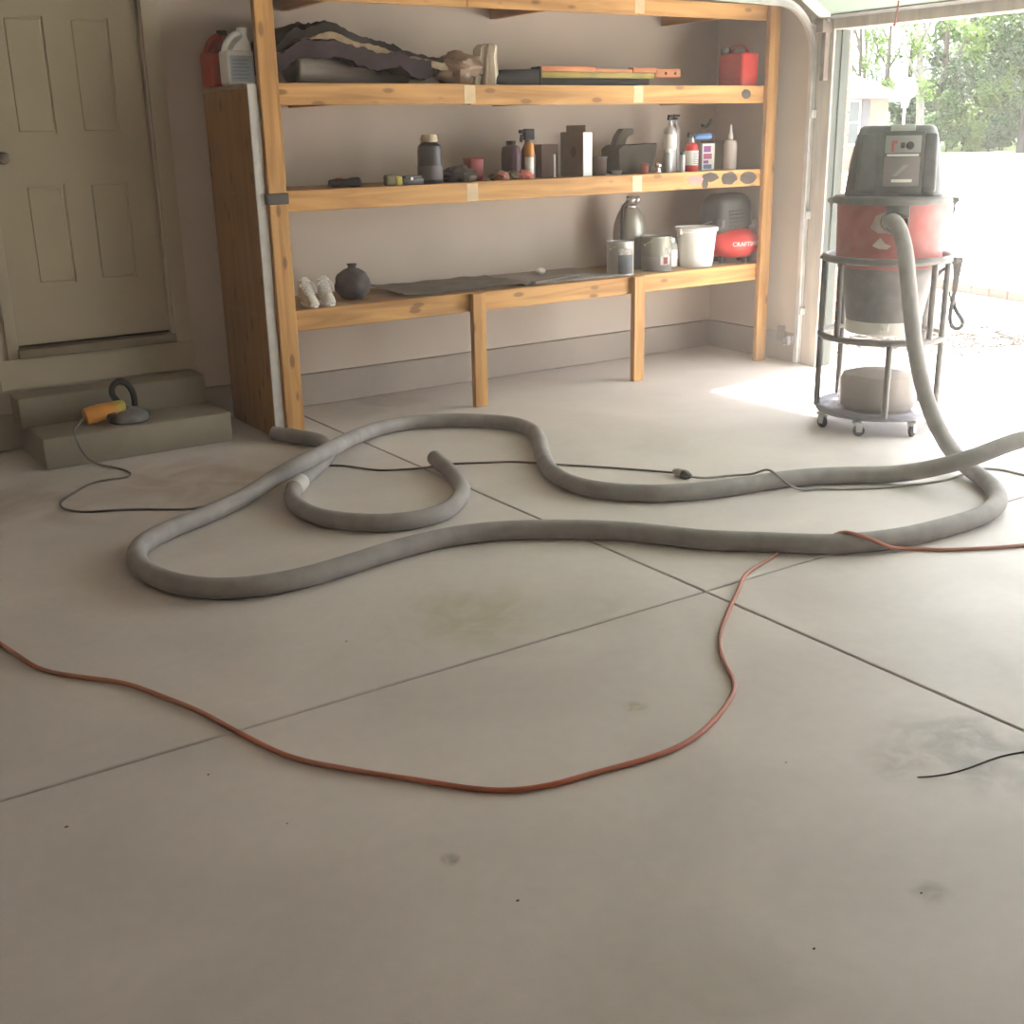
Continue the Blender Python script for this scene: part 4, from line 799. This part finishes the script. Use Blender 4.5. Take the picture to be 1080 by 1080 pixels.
b = B(); b.box((-.04, -.018, .245), (-.028, -.0155, .26), bev=.001, seg=1); b.box((-.055, -.018, .205), (-.042, -.0155, .26), bev=.001, seg=1); C(b, 'indicator', mat('red_dot', (.5, .08, .06), .5))
b = B(); b.box((-.075, -.0165, .184), (.08, -.0105, .194), bev=.001, seg=1); C(b, 'print_bar', M_LABEL)
b = B(); b.box((-.045, -.0165, .055), (.055, -.0145, .07), bev=.001, seg=1); C(b, 'print_bar', M_LABEL)
b = B(); b.prism([(-.045, .085), (-.02, .085), (.035, .14), (.01, .14)], (0, .001, 0), (0, -.0165, 0)); C(b, 'logo_stroke', mat('plate_light', (.38, .34, .33), .5))
for x0, x1, nm in ((-.19, -.085, 'pillar'), (.125, .205, 'pillar')):
    b = B(); b.box((x0, -.03, 0), (x1, .03, .30), bev=.02, seg=4, taper=(.8, .8)); o = P(b, nm, M_HEAD); o.location = (0, -.20, 1.26); o.rotation_euler = (-tl, 0, 0)
b = B(); b.box((-.035, -.176, 1.56), (.085, -.14, 1.6), bev=.006)
for k in range(3): b.box((-.03, -.179, 1.567+k*.010), (.08, -.174, 1.571+k*.010))
P(b, 'top_handle', mat('pale_grip', (.48, .50, .48), .5, .06, 9))
# inlet, logo and smear on the drum
b = B(); b.lathe((.03, -.262, 1.125), [(.058, 0), (.06, .01), (.06, .02), (.052, .024), (.052, .05)], 24, (.05, -1, 0), cap=False); b.box((-.028, -.292, 1.15), (.088, -.268, 1.21), bev=.006); P(b, 'inlet_port', M_DKGREY)
def drum_patch(name, poly, m, z0):
    b = B(); vs = [];
    for lay in (.0, .0012):
        vs.append([b.bm.verts.new(((.2755+lay+.0075*(z0+y-.93)/.265*4*.25+.001)*cos(A0_+x/.277), (.2755+lay+.0075*(z0+y-.93)/.265+.001)*sin(A0_+x/.277), z0+y)) for x, y in poly])
    b.bm.faces.new(vs[1]); b.bm.faces.new(vs[0][::-1]); nn = len(poly)
    for i in range(nn): b.bm.faces.new((vs[0][i], vs[0][(i+1) % nn], vs[1][(i+1) % nn], vs[1][i]))
    P(b, name, m)
drum_patch('logo_mark', [(-.085, 0), (-.05, -.015), (-.01, -.018), (.01, 0), (-.02, .012), (-.045, .042)], mat('logo_pale', (.55, .45, .40), .6, .15, 20), 1.005)
drum_patch('dust_smear', [(-.10, .0), (-.06, -.025), (0.0, -.03), (.04, .0), (.03, .07), (-.03, .08), (-.075, .06)], mat('dust_patch', (.36, .27, .23), .9, .15, 20), 1.095)
# power cord hanging on the right side
b = B(); b.box((RR-.01, -.03, .90), (RR+.05, .03, .925), bev=.006); b.prism([(.0, .92), (.055, .92), (.04, .78), (.03, .68), (.012, .69), (.018, .8)], (0, .035, 0), (RR-.005, -.018, 0), bev=.004); P(b, 'cord_holder', M_DKGREY)
Vl = lambda p: Matrix.Rotation(-VR, 3, 'Z') @ (Vector(p)-VC)
b = B(); b.tube([(RR+.022, 0, .74), (RR+.012, -.005, .66), (RR+.012, -.01, .58), (RR+.04, -.015, .535), (RR+.085, -.01, .56), (RR+.075, .0, .60), (RR+.03, .01, .65), (RR+.02, .02, .72)], .011, 8, .02); P(b, 'cord_loop', M_RUBBER)
b = B(); b.tube([Vl(p) for p in ((5.455, 3.985, .74), (5.55, 4.035, .665), (5.78, 4.17, .60), (6.09, 4.35, .505), (6.55, 4.61, .36), (7.2, 4.99, .175), (7.6, 5.22, .05), (7.84, 5.36, .010), (8.3, 5.65, .007), (8.9, 5.7, .007))], .006, 8, .04); P(b, 'power_cord', M_RUBBER)
b = B(); b.prism([(.09, .86), (.15, .90), (.15, .885), (.10, .82), (.085, .80)], (0, .02, 0), (.14, -.2, 0)); P(b, 'lever', M_DKGREY)

# ================================================================ OUTSIDE
M_DRIVE = concrete('driveway_concrete', (.60, .575, .53), [(7.6, 5.6, 0, 1.6, (.36, .32, .27), .7, 5), (8.5, 5.9, 0, 1.2, (.36, .32, .27), .6, 9)], .85, fine=.12)
b = B(); b.box((6.5, -40, -.2), (75, 45, -.004)); struct(b.out('driveway', M_DRIVE, smooth=0))
M_LAWN = mat('grass', (.14, .21, .06), .95, .35, 3)
b = B(); b.prism([(-60, 7.9), (10.3, 7.9), (33.5, 31), (60, 45.5), (140, 10), (200, 60), (120, 160), (-60, 160)], (0, 0, .2), (0, 0, -.2), (1, 0, 0), (0, 1, 0)); struct(b.out('lawn', M_LAWN, smooth=0))
b = B(); b.prism([(75, -100), (200, -100), (200, 60), (110, 35), (75, 38)], (0, 0, .15), (0, 0, -.18), (1, 0, 0), (0, 1, 0)); struct(b.out('verge', M_LAWN, smooth=0))
# brick edging
kb = thing('brick_edging', 'low row of pink brick edging across the driveway', 'edging', (10.3, 7.5, 0))
k0, k1 = Vector((10.42, 7.9, 0)), Vector((9.9, 5.7, 0)); dk = (k1-k0).normalized(); ang = math.atan2(dk.y, dk.x)
for k in range(10):
    b = B(); b.box((0, -.06, -.02), (.235, .06, .085+rng.uniform(-.008, .008)), bev=.006, seg=1)
    o = b.out('brick', M_BRICK if k else mat('pink_brick', (.15, .075, .06), .85, .2, 6, bump=.2), kb); 
    o.data.materials[0] = bpy.data.materials['pink_brick']
    p = k0+dk*(.245*k); o.location = p-Vector(kb.location); o.rotation_euler = (0, 0, ang+rng.uniform(-.03, .03))
# debris litter on the driveway
b = B()
for k in range(330):
    q_ = rng.uniform(-1, 1); x, y = 7.7+q_*.75+rng.gauss(0, .3), 5.85-q_*.55+rng.gauss(0, .22)
    if x < 6.62: continue
    a = rng.uniform(0, pi); l = rng.uniform(.015, .07); q = rng.uniform(.004, .012)
    b.tube([(x-l*cos(a), y-l*sin(a), .003), (x+q, y, .004+q*.4), (x+l*cos(a), y+l*sin(a), .003)], rng.uniform(.004, .009), 4, .02, 0)
o = b.out('leaf_litter', mat('litter', (.05, .04, .032), .9, .3, 9), smooth=0); tag(o, 'scattered twigs and dry leaves on the driveway outside the opening', 'litter', kind='stuff')

# ---- foliage
def leafmat(name, a, c, d):
    m = bpy.data.materials.new(name); m.use_nodes = True; N, L = nt(m); bs = N['Principled BSDF']; bs.inputs['Roughness'].default_value = .6
    tc = N.new('ShaderNodeTexCoord'); n = N.new('ShaderNodeTexNoise'); n.inputs['Scale'].default_value = 1.6; n.inputs['Detail'].default_value = 5; L.new(tc.outputs['Object'], n.inputs[0])
    r = N.new('ShaderNodeValToRGB'); e = r.color_ramp.elements; e[0].position = .35; e[0].color = (*a, 1); e[1].position = .65; e[1].color = (*c, 1)
    L.new(n.outputs['Fac'], r.inputs[0]); L.new(r.outputs[0], bs.inputs['Base Color'])
    tr = N.new('ShaderNodeBsdfTranslucent'); L.new(r.outputs[0], tr.inputs['Color']); mx = N.new('ShaderNodeMixShader'); mx.inputs[0].default_value = .35
    L.new(bs.outputs[0], mx.inputs[1]); L.new(tr.outputs[0], mx.inputs[2]); L.new(mx.outputs[0], N['Material Output'].inputs[0]); return m
M_LEAF = [leafmat('leaf_mid', (.035, .075, .022), (.08, .145, .042), 0), leafmat('leaf_light', (.07, .13, .026), (.15, .22, .06), 0), leafmat('leaf_dark', (.018, .038, .017), (.042, .075, .03), 0)]
M_BARK = mat('bark', (.07, .06, .052), .9, .25, 5); M_BARKP = mat('pale_bark', (.14, .135, .125), .9, .2, 4)
def crown_mesh(seed, n, size, blobs):
    r = random.Random(seed); V = []; Fc = []
    for k in range(n):
        cx, cy, cz, R = blobs[k % len(blobs)]
        d = Vector((r.gauss(0, 1), r.gauss(0, 1), r.gauss(0, 1))).normalized()*R*(r.random()**.4)
        p = Vector((cx, cy, cz))+d*1; e = Euler((r.uniform(-1, 1), r.uniform(-1, 1), r.uniform(0, 6.3))).to_matrix(); s_ = size*r.uniform(.6, 1.3); i = len(V)
        for q in ((-1, 0, 0), (0, -.5, -.12), (1, 0, 0), (0, .5, -.12)): V.append(p+e @ Vector(q)*s_*.5)
        Fc += [(i, i+1, i+2), (i, i+2, i+3)]
    me = bpy.data.meshes.new('crown'); me.from_pydata([tuple(v) for v in V], [], Fc); return me
def blobs(seed, n, H, W):
    r = random.Random(seed); L_ = []
    for k in range(n):
        z = H*(.12+.88*r.random()); f = math.sin(pi*min(1, max(.1, z/H*.85+.1))); a = r.uniform(0, 6.3); q = W*.5*f*r.random()**.5
        L_.append((q*cos(a), q*sin(a), z, W*r.uniform(.12, .22)))
    return L_
CRN = {}
for s_ in range(3): CRN['tree', s_] = crown_mesh(s_, 3600, .42, blobs(s_, 22, 9.5, 6.5))
for s_ in range(2): CRN['bush', s_] = crown_mesh(10+s_, 1600, .30, blobs(10+s_, 12, 2.6, 3.2))
CRN['thin', 0] = crown_mesh(20, 700, .34, [(rr*cos(a), rr*sin(a), z, .8) for rr, a, z in ((.8, 0, 8), (.9, 2, 9.5), (.5, 4, 11), (1.1, 5, 7), (.6, 1, 5.5), (.4, 3, 3.5))])
KEY = {}
for (k, s_), me in list(CRN.items()):
    for mi, m in enumerate(M_LEAF):
        c = me.copy(); c.name = 'crown'; c.materials.append(m); KEY[k, s_, mi] = c
def azp(u, D):
    a = rad(48+(u-871.98)/24.9); return Vector((sin(a)*D, cos(a)*D, 0))
def trunk_mesh(H, r, lean, seed, forks=3):
    rr = random.Random(seed); b = B()
    top = Vector((lean[0], lean[1], H)); P_ = [Vector((0, 0, -.2))]+[top*(k/5)+Vector((rr.uniform(-.12, .12), rr.uniform(-.12, .12), 0))*(k/5)*H*.12 for k in range(1, 6)]
    b.tube(P_, lambda q: r*(1-.65*q), 8, .6, 0)
    for k in range(forks):
        s_ = P_[2+k % 3]; a = rr.uniform(0, 6.3); l = H*rr.uniform(.2, .38)
        b.tube([s_, s_+Vector((cos(a)*l*.3, sin(a)*l*.3, l*.5)), s_+Vector((cos(a)*l*.45, sin(a)*l*.45, l))], lambda q: r*.45*(1-.7*q), 6, .5, 0)
    return b
def tree(u, D, kind, sd_, mi, label, H=10., r=.2, lean=(0, 0), bark=M_BARK, sc_=1., group='trees beyond the driveway', forks=3, name='tree', cat='tree'):
    t = thing(name, label, cat, azp(u, D+(14 if D < 80 else 8)), rng.uniform(0, 6.3), group)
    trunk_mesh(H, r, lean, sd_*7+int(u), forks).out('trunk', bark, t)
    o = bpy.data.objects.new('crown', KEY[kind, sd_, mi]); COL.objects.link(o); o.parent = t; o.scale = (sc_,)*3; o.rotation_euler = (0, 0, rng.uniform(0, 6))
    return t
tree(905, 70, 'thin', 0, 1, 'slim bare-trunked tree just right of the brick jamb', 11, .16, (.3, 0))
tree(926, 74, 'thin', 0, 0, 'slim leaning tree above the neighbouring house roof', 10, .15, (-1.8, 1.6), sc_=.9)
tree(934, 68, 'thin', 0, 1, 'thin straight tree behind the right end of the house roof', 12, .13, (.1, .2), sc_=1.05)
tree(955, 72, 'thin', 0, 0, 'thin tree behind the round white backboard', 9, .14, (.2, -.2), sc_=.85)
tree(974, 58, 'thin', 0, 1, 'thick pale forked trunk rising behind the vacuum head', 9.5, .26, (.9, -.9), M_BARKP, 1.0, forks=5)
tree(990, 66, 'tree', 0, 2, 'dark narrow tree right of the thick pale trunk', 11, .28, (0, .2), sc_=.62)
tree(1004, 69, 'thin', 0, 0, 'tall slanting tree with pale stem amid the green trees', 12, .2, (1.2, -1), M_BARKP)
tree(1008, 78, 'tree', 1, 0, 'mid green rounded tree behind the slanting pale stem', 8, .25, sc_=.72)
tree(1026, 73, 'tree', 2, 0, 'bushy green tree in the middle of the tree line', 8, .25, sc_=.70)
tree(1045, 70, 'tree', 0, 2, 'dark bushy tree left of the tallest right tree', 9, .3, sc_=.82)
tree(1060, 76, 'tree', 1, 0, 'tall light green tree at right of the opening', 10, .3, sc_=1.05)
tree(1077, 62, 'tree', 2, 1, 'tallest bright green tree at the right picture edge', 11, .3, sc_=1.1)
tree(1079, 58, 'tree', 0, 2, 'dark broad trunk leaning at the right picture edge', 8, .42, (1.2, -.8), mat('dark_bark', (.03, .027, .024), .9, .25, 5), sc_=.8)
for i, (u, mi, sc_, lab) in enumerate(((912, 1, .9, 'low light shrub behind the house roof'), (945, 2, 1.2, 'dark shrub beside the corner of the pink brick house'), (962, 2, 1.0, 'dark shrub behind the vacuum head'), (1000, 0, 1.1, 'green shrub at the foot of the slanting tree'), (1016, 1, .9, 'bright yellow green shrub at the end of the driveway'),
                                       (1030, 0, 1.3, 'mid green shrub under the bushy tree'), (1044, 1, 1.0, 'second bright shrub along the driveway end'), (1058, 2, 1.2, 'dark shrub left of the broad dark trunk'))):
    t = thing('shrub', lab, 'shrub', azp(u, 76+i % 3*3), i*1.3, 'shrubs along the tree line')
    o = bpy.data.objects.new('crown', KEY['bush', i % 2, mi]); COL.objects.link(o); o.parent = t; o.scale = (sc_,)*3
    b = B(); b.tube([(0, 0, -.1), (.1, .05, .5), (.15, .1, 1.2)], .05, 6, .3, 0); b.out('stem', M_BARK, t)
for i in range(16):   # the belt of woodland goes on to both sides and behind
    u = 860+i*24; tree(u, 88+(i % 3)*5, 'tree', i % 3, (0, 2, 0, 1)[i % 4] if u > 980 else 1, 'distant woodland tree forming the hazy green belt behind', 9, .25, sc_=(.5 if u < 990 else .95), group='woodland belt')
for i in range(10):
    u = 1110+i*45; tree(u, 62+(i % 3)*5, 'tree', i % 3, (0, 1, 2)[i % 3], 'roadside tree beyond the right edge of the opening', 9, .3, sc_=1.0, group='roadside trees')

# ---- neighbouring house
hp = azp(936.5, 46); ha = rad(48+(936.5-871.98)/24.9)
hs = thing('house', 'single-storey pink brick house with pale hip roof seen beside the jamb', 'house', hp, -ha)
M_PINKB = mat('pink_house_brick', (.22, .135, .11), .9, .08, 4); M_ROOF = mat('pale_shingle', (.40, .385, .36), .9, .06, 3)
b = B(); b.box((-9, 0, -.1), (0, 8, 2.55)); b.out('wall', M_PINKB, hs, smooth=0)
b = B(); v = [b.bm.verts.new(p) for p in ((-9.5, -.5, 2.5), (.4, -.5, 2.5), (.4, 8.5, 2.5), (-9.5, 8.5, 2.5), (-9.5, -.5, 2.62), (.4, -.5, 2.62), (.4, 8.5, 2.62), (-9.5, 8.5, 2.62), (-5.5, 4, 4.5), (-3.9, 4, 4.5))]
for f in ((0, 3, 2, 1), (0, 1, 5, 4), (1, 2, 6, 5), (2, 3, 7, 6), (3, 0, 4, 7), (4, 5, 9, 8), (5, 6, 9), (6, 7, 8, 9), (7, 4, 8)): b.bm.faces.new([v[i] for i in f])
b.out('roof', M_ROOF, hs, smooth=0)
b = B(); b.box((-1.55, -.06, .95), (-1.5, 0, 2.45)); b.box((-.98, -.06, .95), (-.93, 0, 2.45)); b.box((-1.55, -.06, 2.4), (-.93, 0, 2.45)); b.box((-1.6, -.08, .9), (-.88, 0, .97)); b.box((-1.5, -.05, 1.68), (-.98, -.01, 1.72)); wf = b.out('window', M_WHITE, hs, smooth=0)
b = B(); b.box((-1.5, -.03, .97), (-.98, -.02, 2.4)); b.out('pane', mat('far_glass', (.07, .08, .085), .2, .1, 3), wf, smooth=0)
b = B(); b.box((-.9, -.05, 1.0), (-.62, 0, 2.45), bev=.01); b.out('shutter', mat('shutter_grey', (.09, .09, .1), .8), hs)
# ---- basketball hoop
bp_ = azp(953.5, 44.5)
t = thing('basketball_hoop', 'round white basketball backboard with hoop right of the house roof', 'basketball hoop', bp_, -rad(51))
b = B(); b.cyl((0, .25, -.05), (0, .25, 2.5), .05); b.tube([(0, .25, 2.4), (0, .2, 2.7), (0, .05, 2.85)], .04, 8, .1); b.out('pole', M_STEEL, t)
b = B(); b.lathe((0, .04, 2.75), [(.0, 0), (.36, 0), (.37, .01), (.37, .03), (0, .04)], 30, (0, -1, 0), cap=False); b.out('backboard', M_WHITE, t)
b = B(); b.ring((0, -.24, 2.55), .2, .012, 24, 6); b.box((-.05, -.05, 2.52), (.05, .0, 2.62)); b.out('rim', mat('rim_grey', (.35, .3, .28), .5), t)
b = B()
for k in range(12):
    a = k*2*pi/12; b.tube([(.2*cos(a), -.24+.2*sin(a), 2.55), (.14*cos(a+.3), -.24+.14*sin(a+.3), 2.35), (.1*cos(a), -.24+.1*sin(a), 2.15)], .008, 4, .1, 0)
b.out('net', M_WHITE, t)
# ---- planted bed behind the edging
t = thing('bed_plant', 'low yellow green plants in the bed behind the brick edging', 'plant', (12.0, 7.6, 0))
o = bpy.data.objects.new('leaves', crown_mesh(31, 160, .10, [(0, 0, .07, .16), (.25, -.35, .06, .14), (.45, -.7, .06, .12)])); o.data.materials.append(M_LEAF[1]); COL.objects.link(o); o.parent = t
b = B()
for dx, dy in ((0, 0), (.25, -.35), (.45, -.7)): b.tube([(dx, dy, -.01), (dx+.01, dy, .06), (dx, dy+.02, .12)], .008, 5, .05, 0)
b.out('stems', M_BARK, t)

# ================================================================ dust haze in the garage air
def haze(x0, x1, dens, label):
    b = B(); b.box((x0, -2.19, .002), (x1, 6.675, 2.71)); hz = b.out('dust_haze', M_WALL, smooth=0)
    m = bpy.data.materials.new('haze'); m.use_nodes = True; N, L = nt(m); N.remove(N['Principled BSDF'])
    vs = N.new('ShaderNodeVolumeScatter'); vs.inputs['Density'].default_value = dens; vs.inputs['Anisotropy'].default_value = .55; vs.inputs['Color'].default_value = (1, .97, .94, 1)
    L.new(vs.outputs[0], N['Material Output'].inputs['Volume']); hz.data.materials[0] = m
    tag(hz, label, 'haze', kind='stuff')
haze(-1.59, 6.215, HAZE[0], 'thin pale grinding dust haze hanging in the garage air')
haze(4.2, 6.205, HAZE[1], 'denser pale dust haze around the vacuum inside the opening')
